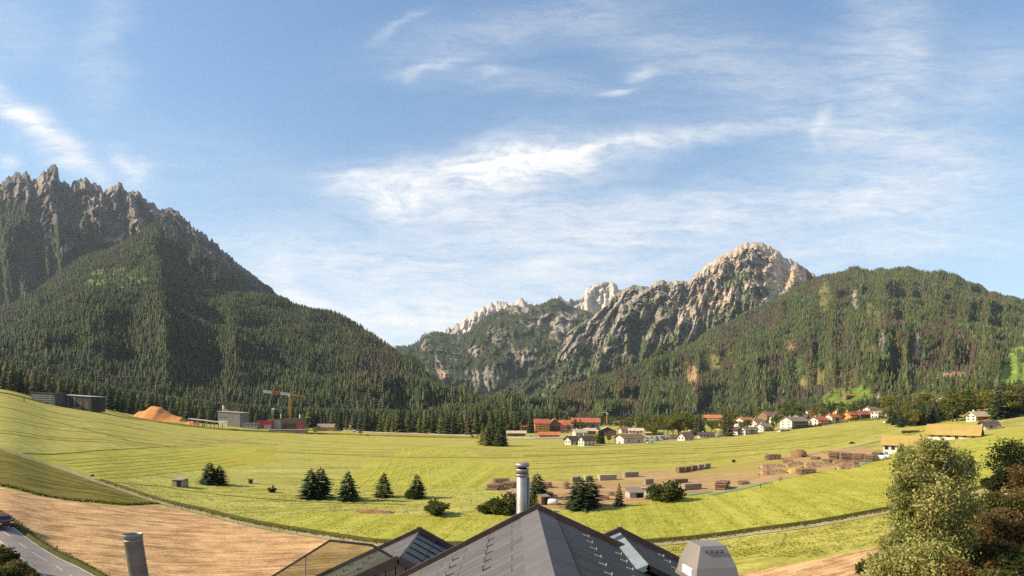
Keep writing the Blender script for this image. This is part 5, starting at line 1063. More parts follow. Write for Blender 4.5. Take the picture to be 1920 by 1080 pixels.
HV = [
 # px, base, w, depth, wall, roof, rot, wall, roof, label, kw
 (989, 811, 27, 18, 12, 6, 8, OCHRE, R_RED, 'low red roofed west wing of the orange hotel complex', dict(floors=2, nwin=5, balcony=WOODD)),
 (1015, 812, 28, 18, 19, 7, 8, ORANGE, R_RED, 'tall orange hotel block with red roof and yellow stair towers', dict(floors=4, nwin=4, balcony=OCHRE)),
 (1038, 811, 24, 22, 15, 10, 4, WOODM, R_RED, 'hotel block with dark wooden front gable under a red roof', dict(ridge='y', floors=3, nwin=4, balcony=WOODD)),
 (1060, 811, 26, 18, 15, 8, -6, WHITE, R_RED, 'white hotel block with red roof right of the wooden gable', dict(floors=3, nwin=4, balcony=CRANER)),
 (1098, 806, 52, 20, 15, 7, -6, GREYW, R_RED, 'long grey hotel wing with red roof behind the trees', dict(floors=3, nwin=8, balcony=WOODD)),
 (1030, 820, 38, 8, 6, 4, 0, REDP, R_ORG, 'long low shed with bright orange roof before the hotel', dict(floors=1, nwin=6, chim=0, name='shed', cat='shed')),
 (968, 818, 34, 8, 7, 3, 0, WOODM, R_PLE, 'long low brown shed with pale roof left of the hotel', dict(floors=1, nwin=5, chim=0, name='shed', cat='shed')),
 (1072, 834, 20, 17, 10, 6, 34, WHITE, R_DRK, 'small white house with rounded gable and dark purple roof at the field edge', dict(floors=1, nwin=2)),
 (1100, 836, 26, 18, 12, 7, 30, WHITE, R_DRK, 'white gabled house with brown purple roof beside the small purple roofed house', dict(floors=2, nwin=3)),
 (1086, 818, 22, 16, 8, 5, 20, WHITE, R_PLE, 'cream house with pale roof behind the two white gabled houses', dict(floors=1, nwin=3)),
 (1106, 815, 20, 14, 8, 4, 0, WOODM, R_PLE, 'flat brown house with pale roof below the grey hotel wing', dict(floors=1, nwin=3)),
 (1138, 817, 34, 24, 10, 10, -6, WOODD, R_PLE, 'wide wooden barn with beige roof and dark front gable', dict(ridge='y', floors=2, nwin=4, chim=0)),
 (1160, 798, 20, 14, 6, 4, 0, WOODM, R_GRY, 'small brown hut with flat roof among trees at the wood', dict(floors=1, nwin=2)),
 (1180, 831, 52, 24, 12, 8, 32, WHITE, R_BRN, 'white barn with red brown roof and grey gable near the parked cars', dict(floors=1, nwin=2, chim=0, name='barn', cat='barn', sidewin=0)),
 (1174, 812, 24, 14, 8, 6, 10, WHITE, R_BRN, 'white house with brown tile roof behind the barn', dict(floors=2, nwin=3)),
 (1192, 813, 26, 14, 7, 5, -10, WHITE, R_PLE, 'white house with pale sandy roof behind the barn', dict(floors=1, nwin=4)),
 (1196, 800, 13, 10, 5, 4, 0, WHITE, R_PLE, 'tiny house with pale roof in the trees above the barn', dict(floors=1, nwin=2)),
 (1226, 816, 34, 10, 5, 2, 0, WOODM, R_PLE, 'long flat carport with beige roof behind the car park', dict(floors=1, nwin=5, chim=0, name='shed', cat='shed')),
 (1285, 826, 26, 16, 9, 9, 36, WHITE, R_BRN, 'white arched gable house with brown roof right of the car park', dict(floors=1, nwin=2)),
 (1323, 821, 26, 12, 7, 5, -4, WHITE, R_DRK, 'low white house with dark grey roof at the village edge', dict(floors=1, nwin=4)),
 (1335, 795, 32, 22, 13, 7, -8, OCHRE, R_ORG, 'large house with orange hipped roof standing above the village trees', dict(floors=3, nwin=4, balcony=WHITE)),
 (1379, 816, 16, 24, 11, 7, 28, WHITE, R_DRK, 'white gable house with dark roof at the edge of the meadow', dict(ridge='y', floors=2, nwin=2)),
 (1404, 815, 32, 14, 11, 5, 23, WHITE, R_GRY, 'long white house with grey roof right of the white gable house', dict(floors=2, nwin=5)),
 (1397, 801, 34, 20, 14, 7, 27, WHITE, R_ORG, 'white house with bright orange red roof in the second row', dict(floors=2, nwin=4, balcony=WOODD)),
 (1420, 801, 26, 18, 9, 9, 29, WHITE, R_GRY, 'house with pale brown roof and small white dormer gable', dict(floors=2, nwin=3)),
 (1442, 788, 36, 22, 10, 9, 25, WOODM, R_BRN, 'big wooden house with broad red brown roof at the top of the village', dict(floors=2, nwin=4, balcony=WOODD)),
 (1432, 809, 24, 18, 11, 6, 26, WHITE, R_GRY, 'square white house with grey hipped roof beside a garden tree', dict(floors=2, nwin=2)),
 (1489, 804, 44, 26, 17, 9, 24, WHITE, R_GRY, 'big farmhouse with white gable and wide grey brown roof', dict(floors=3, nwin=5, balcony=WOODD, chim=2)),
 (1503, 789, 26, 16, 8, 8, 25, GREYW, R_GRY, 'grey roofed house behind the big farmhouse', dict(floors=2, nwin=3)),
 (1470, 809, 26, 6, 5, 1.5, 23, WHITE, R_PLE, 'low white garage in front of the big farmhouse', dict(floors=1, nwin=2, chim=0, name='garage', cat='garage')),
 (1535, 798, 34, 20, 12, 7, 28, WHITE, R_RED, 'red roofed house with white gable and orange balconies', dict(floors=2, nwin=4, balcony=ORANGE)),
 (1560, 795, 22, 18, 15, 6, 22, WHITE, R_RED, 'white block house with red roof right of the orange balconies', dict(floors=3, nwin=3)),
 (1593, 788, 20, 16, 12, 6, 24, ORANGE, R_RED, 'orange house with red roof above the green hedge', dict(floors=2, nwin=3, balcony=OCHRE)),
 (1618, 785, 34, 16, 10, 7, 22, WOODD, R_RED, 'long dark house with red roof beside the orange house', dict(floors=2, nwin=5)),
 (1646, 784, 20, 14, 12, 2, 23, WHITE, R_PLE, 'white flat roofed modern house above the hedge', dict(floors=2, nwin=2, chim=0)),
 (1662, 780, 20, 14, 12, 3, 22, GREYW, R_GRY, 'grey flat house half hidden by the dark trees', dict(floors=2, nwin=2)),
 (1737, 757, 30, 12, 8, 3, 8, OCHRE, R_PLE, 'pale yellow row house above the tree belt', dict(floors=2, nwin=5)),
 (1770, 752, 24, 12, 6, 3, 10, WHITE, R_PLE, 'pale white row house at the upper right of the tree belt', dict(floors=1, nwin=4)),
 (1832, 789, 30, 18, 11, 9, 14, WHITE, R_PLE, 'house with pale sloping roof behind the large yellow roofed barn', dict(floors=2, nwin=2, balcony=REDP)),
 (1854, 806, 22, 12, 12, 7, -8, WHITE, R_DRK, 'white shed with dark red roof beside the wooden fence', dict(floors=1, nwin=1, chim=0, name='shed', cat='shed')),
 (1304, 812, 22, 14, 9, 6, 24, WHITE, R_BRN, 'brown roofed chalet between the tall trees and the orange hipped roof', dict(floors=2, nwin=3, balcony=WOODD)),
 (1354, 806, 20, 14, 9, 6, 26, OCHRE, R_ORG, 'ochre chalet with orange roof below the large orange house', dict(floors=2, nwin=3)),
 (1366, 797, 20, 14, 9, 6, 22, WHITE, R_BRN, 'white chalet with brown roof beside the two tall spruces', dict(floors=2, nwin=3)),
 (1458, 792, 24, 16, 10, 7, 24, WHITE, R_BRN, 'white chalet with brown roof right of the big wooden house', dict(floors=2, nwin=3, balcony=WOODD)),
 (1520, 783, 24, 15, 9, 6, 22, WHITE, R_RED, 'white chalet with red roof above the row of hedged houses', dict(floors=2, nwin=3)),
 (1575, 781, 22, 14, 9, 6, 24, OCHRE, R_BRN, 'ochre chalet with brown roof left of the orange house', dict(floors=2, nwin=3)),
 (1240, 806, 24, 14, 8, 5, 20, WOODM, R_BRN, 'brown wooden chalet among the trees behind the car park', dict(floors=2, nwin=3)),
 (1475, 779, 22, 14, 8, 6, 18, WHITE, R_ORG, 'highest white chalet with orange roof behind the village', dict(floors=2, nwin=3)),
 (1632, 775, 22, 14, 9, 5, 22, WHITE, R_BRN, 'white chalet with brown roof behind the flat roofed house', dict(floors=2, nwin=3)),
 (1805, 740, 14, 10, 5, 4, 12, WHITE, R_PLE, 'little white roofed house high among the right hand trees', dict(floors=1, nwin=2, chim=0)),
 (1840, 730, 22, 10, 5, 3, 10, WHITE, R_GRY, 'long low roof high among the trees at the right', dict(floors=1, nwin=3, chim=0)),
]
for px, base, w_, d_, hw, hr, rot, wm, rm, lab, kw in HV: house(px, base, w_, d_, hw, hr, rot, wm, rm, lab, **kw)
house(1594, 751, 34, 8, 4, 3, 22, WOODM, R_ORG, 'orange brown farmstead on the bright hillside meadow', hill='village_hill', floors=1, nwin=5, chim=0, name='farmhouse')
# yellow roofed barns
house(1690, 850, 52, 32, 17, 14, -44, WHITE, R_YEL, 'barn with mossy yellow roof and row of small dark windows behind the birch', floors=1, nwin=5, chim=0, name='barn', cat='barn', group='yellow roofed barns', sidewin=0, over=1.0)
house(1789, 824, 74, 40, 10, 16, -46, WHITE, R_YEL, 'large barn with long yellow roof right of the birch top', floors=1, nwin=6, chim=0, name='barn', cat='barn', group='yellow roofed barns', sidewin=0, over=1.2)
house(1722, 850, 26, 20, 15, 6, -44, WHITE, R_YEL, 'low yellow roofed annex attached right of the small barn', floors=1, nwin=3, chim=0, name='barn_annex', cat='barn', group='yellow roofed barns', sidewin=0)
# church tower with chapel roof in the trees
tp = gnd(1648, 762); tw = empty('church_tower', tp, 0, 'slim white church tower rising from the trees above the village', 'tower'); s_ = tp.y / F
MB().box(-2.2, 2.2, -2.2, 2.2, -1, 17 * s_).build('shaft', WHITE, tw); MB().lathe([(3.2, 17 * s_), (1.2, 23 * s_), (0, 28 * s_)], 8).build('spire', R_GRY, tw)
for z in (6, 11): MB().box(-.6, .6, -2.26, -2.18, z * s_, (z + 3) * s_).build('window', GLASSD, tw)

# ---- yards along the forest on the left
def box_building(px, base, wpx, dpx, hpx, rot, mat, label, roofmat=None, name='shed', cat='shed', parapet=1.0, group='sheds and halls of the wood yard', slope=0.0):
    p = gnd(px, base); s = F / p.y; x, y, h = wpx / s / 2, dpx / s / 2, hpx / s; p = back(p, y); root = empty(name, p, R(rot), label, cat, group)
    q = slope / s
    MB().add([(-x, -y, -2), (x, -y, -2), (x, y, -2), (-x, y, -2), (-x, -y, h + q), (x, -y, h - q), (x, y, h - q), (-x, y, h + q)], [(0, 3, 2, 1), (0, 1, 5, 4), (1, 2, 6, 5), (2, 3, 7, 6), (3, 0, 4, 7), (4, 5, 6, 7)]).build('wall', mat, root)
    e = .6; MB().slab([(-x - e, -y - e, h + q + .4), (x + e, -y - e, h - q + .4), (x + e, y + e, h - q + .4), (-x - e, y + e, h + q + .4)], .38).build('roof', roofmat or CONC, root)
    return root, x, y, h, s
b, x, y, h, s = box_building(155, 769, 68, 30, 26, -9, SHEDK, 'large black boarded shed with pale flat roof edge at the left forest edge', M('pale roof edge', (.42, .38, .32), .8), slope=2.2)
for xx in (-.45, -.02): MB().box(xx * x - .35, xx * x + .35, -y - .25, -y - .05, .5, h * .9).build('post', CONC, b)
MB().box(-x * .8, x * .4, -y - .3, -y - .06, h * .05, h * .16).build('plinth', CONC, b)
for xx in (-.7, .3, .72): MB().box(xx * x - 2.2, xx * x + 2.2, -y - .12, -y - .02, .4, h * .62).build('gate', WOODD, b)
b, x, y, h, s = box_building(92, 758, 52, 24, 20, -9, M('grey weathered boards', (.075, .075, .078), .85, .3, .8, 0, 0, (4, 4, .5)), 'grey open shed with layered board front, leftmost building', SHEDK, slope=1.6)
for i in range(4): MB().box(-x * .85, x * .85, -y - .2, -y - .04, h * (.15 + .2 * i), h * (.24 + .2 * i)).build('shelf', M('stacked pale boards', (.16, .15, .13), .9, .4, 1), b)
MB().box(-x - .2, -x + .6, -y - .25, -y - .06, -1, h * .5).build('post', M('lime green post', (.20, .32, .04), .7), b)
# chip heap
def heap(px, base, wpx, hpx, label, mat, prof, name='chip_heap', cat='heap', dep=.55, group=None):
    p = gnd(px, base); s = F / p.y; x, y, h = wpx / s / 2, wpx / s / 2 * dep, hpx / s; n, m = 41, 25; gx, gy = np.meshgrid(np.linspace(-1, 1, n), np.linspace(-1, 1, m))
    ridge_ = interp(prof, gx); a = np.clip(1 - np.abs(gy) ** 1.2 / np.maximum(.15, ridge_ ** .5), 0, 1)
    z = h * ridge_ * a * (1 + .14 * (fbm(gx * 7 + px, gy * 7, 3, 3) - .5)) + .25 * (fbm(gx * 30, gy * 30, 4, 2) - .5); z[a <= 0] = -.3
    V = np.stack([gx * x, gy * y, z], -1).reshape(-1, 3); i = np.arange(n * m).reshape(m, n); o = mesh_np(name, V, np.stack([i[:-1, :-1], i[:-1, 1:], i[1:, 1:], i[1:, :-1]], -1).reshape(-1, 4), mat, smooth_=True)
    o.location = back(p, y * .6) - Vector((0, 0, .1)); return tag(o, label, cat, group)
CHIP = M('orange wood chips', (.52, .215, .066), .95, .25, 1.5, 0, .5)
heap(290, 790, 116, 28, 'big orange heap of wood chips at the forest edge', CHIP, [(-1, .02), (-.7, .35), (-.5, .66), (-.3, .7), (-.08, 1.0), (.2, .97), (.35, .72), (.6, .42), (.8, .28), (.95, .2), (1, .02)])
heap(359, 796, 26, 7, 'small orange chip heap beside the big one', CHIP, [(-1, .05), (-.3, .9), (.2, 1), (1, .05)])
heap(700, 963, 82, 7, 'low heap of reddish brush and branches in the meadow', M('reddish brushwood', (.22, .105, .06), .95, .75, 2.5, 0, .9, (2, 2, 2)), [(-1, .1), (-.7, .8), (-.2, 1), (.3, .85), (.8, .6), (1, .1)], 'brush_heap', dep=.3)
# grab excavator on the heap
ep = gnd(290, 790); s = F / ep.y; ex = empty('excavator', (ep.x - 12.5, ep.y + 9.0, ep.z + 17 / s), R(20), 'small red grab excavator on top of the chip heap', 'excavator')
MB().box(-1.4, 1.4, -1.2, 1.2, -.6, .1).build('track', SHEDK, ex); MB().box(-1.3, 1.1, -1.1, 1.1, .15, 1.7).box(-.2, 1.0, -1.0, .1, 1.7, 2.7).build('cab', REDP, ex); MB().bar((.8, .4, 1.4), (3.6, .4, 4.4), .35).bar((3.6, .4, 4.4), (5.4, .4, 2.6), .28).build('arm', REDP, ex); MB().tube((5.4, .4, 2.7), (5.5, .4, 1.6), .35, .6, 8).build('grab', SHEDK, ex)
# conveyor gallery, grey plant, annexes
p1, p2 = gnd(348, 798), gnd(416, 806); s = F / p1.y
cv = empty('conveyor_gallery', p1, 0, 'long low conveyor roof on posts between chip heap and grey plant', 'conveyor')
a, b2 = Vector((0, 6, 13 / s)), p2 - p1 + Vector((0, 6, 13 / s)); MB().bar(a, b2, 4.5, .6).build('roof', M('pale sheet roof', (.42, .38, .31), .7), cv)
for i in range(9):
    q = a.lerp(b2, (i + .5) / 9); MB().box(q.x - .2, q.x + .2, q.y - 1.6, q.y - 1.2, q.z - 7.5, q.z - .3).build('post', WOODD, cv)
b, x, y, h, s = box_building(438, 800, 44, 30, 27, -6, CONC, 'tall grey heating plant with pale roof edge and white flue', M('pale roof edge', (.42, .38, .32), .8), 'heating_plant', 'plant', slope=1.5)
MB().box(-x * .9, -x * .1, -y - .15, -y - .02, .3, h * .42).build('gate', M('pale sectional gate', (.46, .42, .36), .7, .1), b)
for i in range(5): window_part(b, -x * .85 + i * 1.9, -y, h * .62, 1.4, .8, 'f')
MB().box(-x * .75, -x * .45, -y * .2, y * .3, h + 1.2, h + 3.2).build('roof_hut', CONC, b); MB().tube((-x * .72, -y * .5, h - 1), (-x * .72, -y * .5, h + 13 / s), .9, .9, 12).build('flue', WHITE, b, True)
for i in range(3): MB().box(-x * .1 + i * 3, -x * .1 + i * 3 + 2, -y * .3, y * .1, h + .9, h + 1.6).build('roof_unit', REDP, b)
b, x, y, h, s = box_building(472, 804, 28, 14, 10, -4, CONC, 'low grey annex right of the heating plant', CONC)
for i in range(4): window_part(b, -x * .75 + i * x * .5, -y, h * .4, 1.6, 1.4, 'f')
b, x, y, h, s = box_building(498, 804, 28, 12, 14, 0, REDP, 'bright red container hall in the wood yard', REDP)
for i in range(6): MB().box(-x + i * x / 3 + .3, -x + i * x / 3 + .6, -y - .14, -y - .02, 0, h).build('panel_rib', CRANER, b)
MB().box(x * .2, x * 1.1, -y - 4, -y - .15, -1, h * .45).build('loading_dock', CONC, b)
b, x, y, h, s = box_building(540, 806, 62, 26, 20, 6, WOODM, 'long brown timber hall with pale roof line beneath the crane', CONC, slope=-1.0)
MB().box(-x, -x * .3, -y - .15, -y - .03, 0, h * .9).build('board_front', GREYW, b); MB().box(-x * .2, x * .6, -y - .2, -y - .03, .3, h * .6).build('gate', WOODD, b); MB().box(x * .65, x, -y - .18, -y - .03, 0, h * .6).build('red_panel', REDP, b)
b, x, y, h, s = box_building(588, 802, 26, 20, 18, 10, WOODM, 'brown boarded hall at the right end of the wood yard', R_BRN)
for i in range(3): window_part(b, -x * .6 + i * x * .6, -y, h * .5, 1.3, 1.3, 'f')
b, x, y, h, s = box_building(540, 812, 70, 6, 6, 2, CONC, 'low pale concrete wall building along the yard road', M('pale sheet roof', (.42, .38, .31), .7))
house(612, 808, 30, 12, 8, 5, 0, OCHRE, R_GRY, 'long yellowish house with grey roof at the forest edge', floors=1, nwin=6, chim=0, group='sheds and halls of the wood yard')
# silo, white flues
sp = gnd(513, 796); s = F / sp.y; sp.y += 6; si = empty('silo', sp, 0, 'dark green cylindrical silo with domed top at the wood yard', 'silo')
MB().tube((0, 0, 8 / s), (0, 0, 28 / s), 4.6, 4.6, 20).build('tank', GREENP, si); MB().lathe([(4.7, 28 / s), (4.0, 29.5 / s), (1.2, 31 / s), (0, 31.3 / s)], 20).build('dome', GREYW, si, True)
for a in range(4): MB().tube((math.cos(a * 1.57 + .6) * 4.3, math.sin(a * 1.57 + .6) * 4.3, -1), (math.cos(a * 1.57 + .6) * 4.3, math.sin(a * 1.57 + .6) * 4.3, 8.3 / s), .28, .28, 6).build('leg', STEEL_D, si)
MB().tube((-4.9, -1, 0), (-4.9, -1, 30 / s), .2, .2, 6).build('ladder', WHITE, si)
for px, base, hp, rr, lab in [(527, 800, 24, .7, 'slim white flue beside the green silo'), (563, 800, 23, 1.1, 'thick white flue, left one of the pair right of the crane'), (568, 800, 23, 1.1, 'thick white flue, right one of the pair right of the crane')]:
    g_ = gnd(px, base); s = F / g_.y; f_ = empty('flue', g_, 0, lab, 'chimney', 'white flues of the wood yard'); MB().tube((0, 0, 0), (0, 0, hp / s), rr, rr, 12).build('pipe', WHITE, f_, True); MB().tube((0, 0, hp / s), (0, 0, hp / s + .5), rr * 1.15, rr * 1.15, 12).build('cap', REDP if px > 540 else GREYW, f_, True)
# cranes
def lattice(mb, a, b, w, seg, t=.3):
    a, b = Vector(a), Vector(b); d = (b - a).normalized(); u = d.cross(Vector((0, 1, 0))).normalized() if abs(d.y) < .9 else Vector((1, 0, 0)); v = d.cross(u).normalized(); off = [(u * i + v * j) * w / 2 for i, j in ((-1, -1), (1, -1), (1, 1), (-1, 1))]
    for o in off: mb.bar(a + o, b + o, t)
    for k in range(seg):
        p, q = a.lerp(b, k / seg), a.lerp(b, (k + 1) / seg)
        for i in range(4): mb.bar(p + off[i], q + off[(i + 1) % 4], t * .7); mb.bar(q + off[i], q + off[(i + 1) % 4], t * .6)
    return mb
def crane(px, base, hpx, jl, jr, label, big=True):
    g_ = gnd(px, base); s = F / g_.y; h = hpx / s; c = empty('tower_crane', g_, R(4), label, 'crane', 'tower cranes'); w = 1.9 if big else 1.2
    lattice(MB(), (0, 0, 0), (0, 0, h), w, 14, .5 if big else .35).build('mast', CRANE, c)
    L, Rr = jl / s, jr / s; n = 3 if big else 1
    for i, mt in enumerate([CRANEW, CRANER, CRANEW][:n]):
        z = h + .4; a = Vector((-L * i / n, 0, z + i * (1.3 if big else .2))); b = Vector((-L * (i + 1) / n, 0, z + (i + 1) * (1.3 if big else .2))); m_ = MB(); lattice(m_, a, b, 2.6 if big else 1.0, 6, .55 if big else .3)
        m_.build('counter_panel' if big else 'jib', mt, c)
        if big: MB().slab([a + Vector((0, -.9, -1.4)), b + Vector((0, -.9, -1.4)), b + Vector((0, -.9, 1.4)), a + Vector((0, -.9, 1.4))], .2).build('banner', mt, c)
    m_ = MB(); lattice(m_, (0, 0, h + .4), (Rr, 0, h - 2.0), 1.3 if big else .8, 8, .35); m_.build('jib', CRANE, c)
    MB().box(-1.2, 1.2, -1.6, -.2, h - 2.6, h - .2).build('cab', CRANEW, c); MB().bar((Rr * .98, 0, h - 2), (Rr * .98, 0, h - 6), .25).build('hook_cable', SHEDK, c)
crane(543, 800, 60, 47, 26, 'tall yellow tower crane with red and white jib over the wood yard')
crane(1138, 799, 25, 10, 4, 'small yellow crane behind the beige roofed barn', False)
# hedges and garden trees of the village
def hedge(p0, p1, h, d, label):
    a, b = gnd(*p0), gnd(*p1); L = (b - a).length; n = max(3, int(L / 1.6)); bl = [(Vector((0, 0, h * .5)) + (b - a) * (i + .5) / n, (1.1, d, h * .55)) for i in range(n)]
    root = empty('hedge', a, 0, label, 'hedge'); V, Fq, C = leaf_cloud(bl, n * 70, .34, [(.030, .046, .012), (.050, .068, .014), (.07, .085, .02)], .5, 0, int(p0[0]), .3); mesh_np('foliage', V, Fq, LEAF, root, C)
hedge((1574, 792), (1665, 786), 3.2, 1.5, 'long trimmed green hedge below the red roofed houses'); hedge((1436, 810), (1452, 808), 3.5, 1.5, 'short hedge beside the square white house'); hedge((1480, 806), (1540, 799), 2.0, 1.2, 'dark hedge in front of the big farmhouse')
GT = 'trees between the village houses'
vt = [(1125, 832, 30, 'S'), (1131, 832, 26, 'S'), (1118, 832, 18, 'O'), (1142, 831, 18, 'O'), (1064, 812, 18, 'L'), (1080, 811, 26, 'L'), (1088, 810, 28, 'S'), (1094, 812, 22, 'L'), (1110, 812, 20, 'S'), (1024, 816, 10, 'L'), (996, 812, 16, 'S'), (968, 811, 22, 'S'), (958, 812, 24, 'S'), (952, 814, 20, 'O'),
      (1252, 812, 34, 'O'), (1262, 815, 40, 'O'), (1272, 814, 44, 'L'), (1281, 812, 42, 'O'), (1290, 814, 40, 'L'), (1298, 813, 42, 'B'), (1306, 816, 44, 'B'), (1313, 818, 40, 'S'), (1238, 806, 26, 'L'), (1226, 804, 26, 'O'), (1212, 802, 24, 'L'), (1203, 800, 26, 'S'), (1245, 810, 30, 'L'), (1319, 810, 34, 'B'), (1301, 824, 22, 'O'),
      (1334, 812, 20, 'L'), (1342, 812, 26, 'L'), (1350, 814, 28, 'O'), (1361, 818, 50, 'S'), (1367, 818, 54, 'B'), (1373, 812, 24, 'S'), (1356, 806, 24, 'L'), (1411, 816, 12, 'L'), (1450, 806, 16, 'L'), (1456, 800, 24, 'L'), (1448, 798, 20, 'S'), (1466, 790, 22, 'L'), (1480, 782, 30, 'L'), (1488, 780, 32, 'L'), (1497, 782, 30, 'L'), (1507, 784, 24, 'S'), (1511, 800, 16, 'L'), (1524, 786, 22, 'O'), (1516, 790, 18, 'S'),
      (1546, 780, 24, 'S'), (1554, 778, 26, 'S'), (1562, 776, 26, 'S'), (1572, 786, 20, 'S'), (1578, 790, 16, 'L'), (1570, 794, 10, 'L'), (1600, 772, 20, 'S'), (1608, 770, 22, 'S'), (1616, 770, 26, 'S'), (1626, 768, 26, 'S'), (1640, 768, 24, 'S'), (1636, 770, 26, 'B'), (1656, 768, 22, 'S'), (1664, 782, 20, 'L'), (1392, 788, 20, 'S'), (1408, 784, 26, 'S'), (1376, 790, 26, 'S'), (1462, 776, 20, 'S'), (1428, 776, 18, 'S'),
      (575, 813, 12, 'O'), (592, 814, 14, 'O'), (676, 817, 12, 'L'), (115, 762, 9, 'S'), (382, 801, 6, 'L'), (555, 814, 6, 'L'), (886, 822, 8, 'L'), (118, 760, 12, 'S'), (182, 772, 8, 'L')]
KD = {'S': (SPR[2:6], 'dark spruce'), 'O': (LFO, 'olive leafy tree'), 'L': (LFY, 'green leafy tree'), 'B': (SPB, 'brownish spruce')}
def infill():
    out = []
    for i in range(74):
        px = rng.uniform(1195, 1668); fr = interp([(1195, 826), (1280, 820), (1380, 814), (1440, 806), (1530, 797), (1600, 787), (1668, 782)], px); out.append((px, fr - rng.uniform(4, 26), rng.uniform(13, 26), 'LLO'[rng.randrange(3)]))
    for i in range(26): out.append((rng.uniform(1165, 1330), rng.uniform(800, 812), rng.uniform(16, 28), 'LO'[rng.randrange(2)]))
    return out
vt += infill()
NB = [(a[0], a[1], a[9]) for a in HV]
GROUPED = {}
for px, b, hp, k in vt:
    kd, nm = KD[k]
    if px < 700: lab = '%s standing beside the yards at the far left edge of the meadow' % nm; gr = 'trees along the left yards'
    else: lab = '%s growing between the village houses' % nm; gr = GT
    plant_px(kd, px, b, hp, 1.25 if k in 'SB' else 1.15, label=lab, group=gr)
# belt of trees at the right
def belt():
    lst = []
    for i in range(46):
        px = rng.uniform(1668, 1765); lo = interp([(1668, 800), (1700, 803), (1765, 792)], px); hi = interp([(1668, 786), (1765, 776)], px); lst.append((px, rng.uniform(hi, lo), rng.uniform(24, 40), 'BOSS'[rng.randrange(4)]))
    for i in range(12): lst.append((rng.uniform(1664, 1735), rng.uniform(778, 786), rng.uniform(36, 48), 'BBO'[rng.randrange(3)]))
    for i in range(34):
        px = rng.uniform(1768, 1925); lst.append((px, interp([(1768, 790), (1800, 788), (1830, 778), (1870, 782), (1925, 772)], px) - rng.uniform(0, 16), rng.uniform(26, 56), 'SSLBO'[rng.randrange(5)]))
    for i in range(14):
        px = rng.uniform(1868, 1930); lst.append((px, interp([(1868, 788), (1930, 776)], px) - rng.uniform(0, 6), rng.uniform(34, 70), 'OBS'[rng.randrange(3)]))
    lst += [(1786, 791, 52, 'L'), (1780, 790, 46, 'L'), (1794, 790, 44, 'L')]
    for px, b, hp, k in sorted(lst, key=lambda a: a[1]):
        kd, nm = KD[k]; plant_px(kd, px, b, hp, 1.35, label='%s in the dense tree belt at the right of the meadow' % nm, group='tree belt at the right of the meadow')
belt()
# ================================================================== timber yard in the meadow
TIMB = [M('pale sawn timber', (.40, .31, .20), .9, .2, 1.5, 0, 0, (1, 1, 8)), M('grey weathered timber', (.27, .22, .16), .9, .25, 1.5, 0, 0, (1, 1, 8)), M('brown timber', (.19, .125, .075), .9, .3, 1.5, 0, 0, (1, 1, 8))]
LOGM = M('log bark', (.15, .095, .06), .95, .35, 1.5, 0, .3); LOGE = M('fresh log ends', (.48, .33, .19), .9, .2, 2); TARP = M('blue white tarpaulin', (.52, .60, .66), .6, .15, .7); TEALM = M('teal ground sheet', (.15, .215, .12), .7, .2, .5); STRAW = M('pale brown bark mulch', (.27, .165, .095), .95, .5, 1.2, 0, .5)
def timber_stack(px, base, wpx, hpx, dpx, rot, mi, label):
    p = gnd(px, base); s = F / p.y; x, y, h = wpx / s / 2, dpx / s / 2, hpx / s; p = back(p, y); root = empty('timber_stack', (p.x, p.y, p.z), R(rot), label, 'timber stack', 'board stacks in the timber yard')
    mb = MB(); n = max(4, int(h / .32)); r = random.Random(int(px * 3))
    for i in range(n):
        z0, z1 = h * i / n, h * (i + .80) / n; nb = 4
        for k in range(nb):
            e = r.uniform(-.08, .08); mb.box(-x + e, x + e, -y + 2 * y * k / nb + .01, -y + 2 * y * (k + 1) / nb - .03, z0, z1)
    mb.build('boards', TIMB[mi], root); b = MB()
    for q in (-.7, 0, .7): b.box(q * x - .08, q * x + .08, -y - .03, y + .03, -.3, .0); [b.box(q * x - .06, q * x + .06, -y + .02, y - .02, h * (i + .80) / n, h * (i + 1) / n) for i in range(n - 1)]
    b.build('spacers', TIMB[2], root); return root
def log_pile(px, base, wpx, hpx, dpx, rot, label, mat=None, cover=None, n_across=None):
    """logs lie along the local y axis, ends to the front"""
    p = gnd(px, base); s = F / p.y; x, y, h = wpx / s / 2, dpx / s / 2, hpx / s; r0 = min(.34, h / 3.2); p = back(p, y * abs(math.cos(R(rot)))); root = empty('log_pile', (p.x, p.y, p.z), R(rot), label, 'log pile', 'log piles in the timber yard')
    mb, en = MB(), MB(); r = random.Random(int(px * 5 + base)); rows = max(2, int(h / (r0 * 1.75))); cols = max(2, int(2 * x / (2 * r0)))
    if rows * cols > 160: f = math.sqrt(rows * cols / 160); r0 *= f; rows = max(2, int(h / (r0 * 1.75))); cols = max(2, int(2 * x / (2 * r0)))
    for j in range(rows):
        for i in range(cols - (j % 2) - (1 if j > rows * .6 else 0)):
            xx = -x + r0 + 2 * r0 * (i + .5 * (j % 2) + (.5 if j > rows * .6 else 0)); z = r0 + j * r0 * 1.74; rr = r0 * r.uniform(.78, 1.0); e1, e2 = r.uniform(-.25, .25), r.uniform(-.25, .25)
            mb.tube((xx, -y + e1, z), (xx, y + e2, z), rr, rr * .93, 9, False)
            for yy, q in ((-y + e1, 1), (y + e2, -1)): en.tube((xx, yy - .01 * q, z), (xx, yy + .02 * q, z), rr * .97, rr * .97, 9)
    mb.build('logs', mat or LOGM, root, extra=(en, LOGE))
    if cover: MB().slab([(-x * .95, -y * .9, h + .35), (x * .95, -y * .9, h + .35), (x * .95, y * .9, h + .3), (-x * .95, y * .9, h + .3)], .12).build('cover', cover, root)
    return root
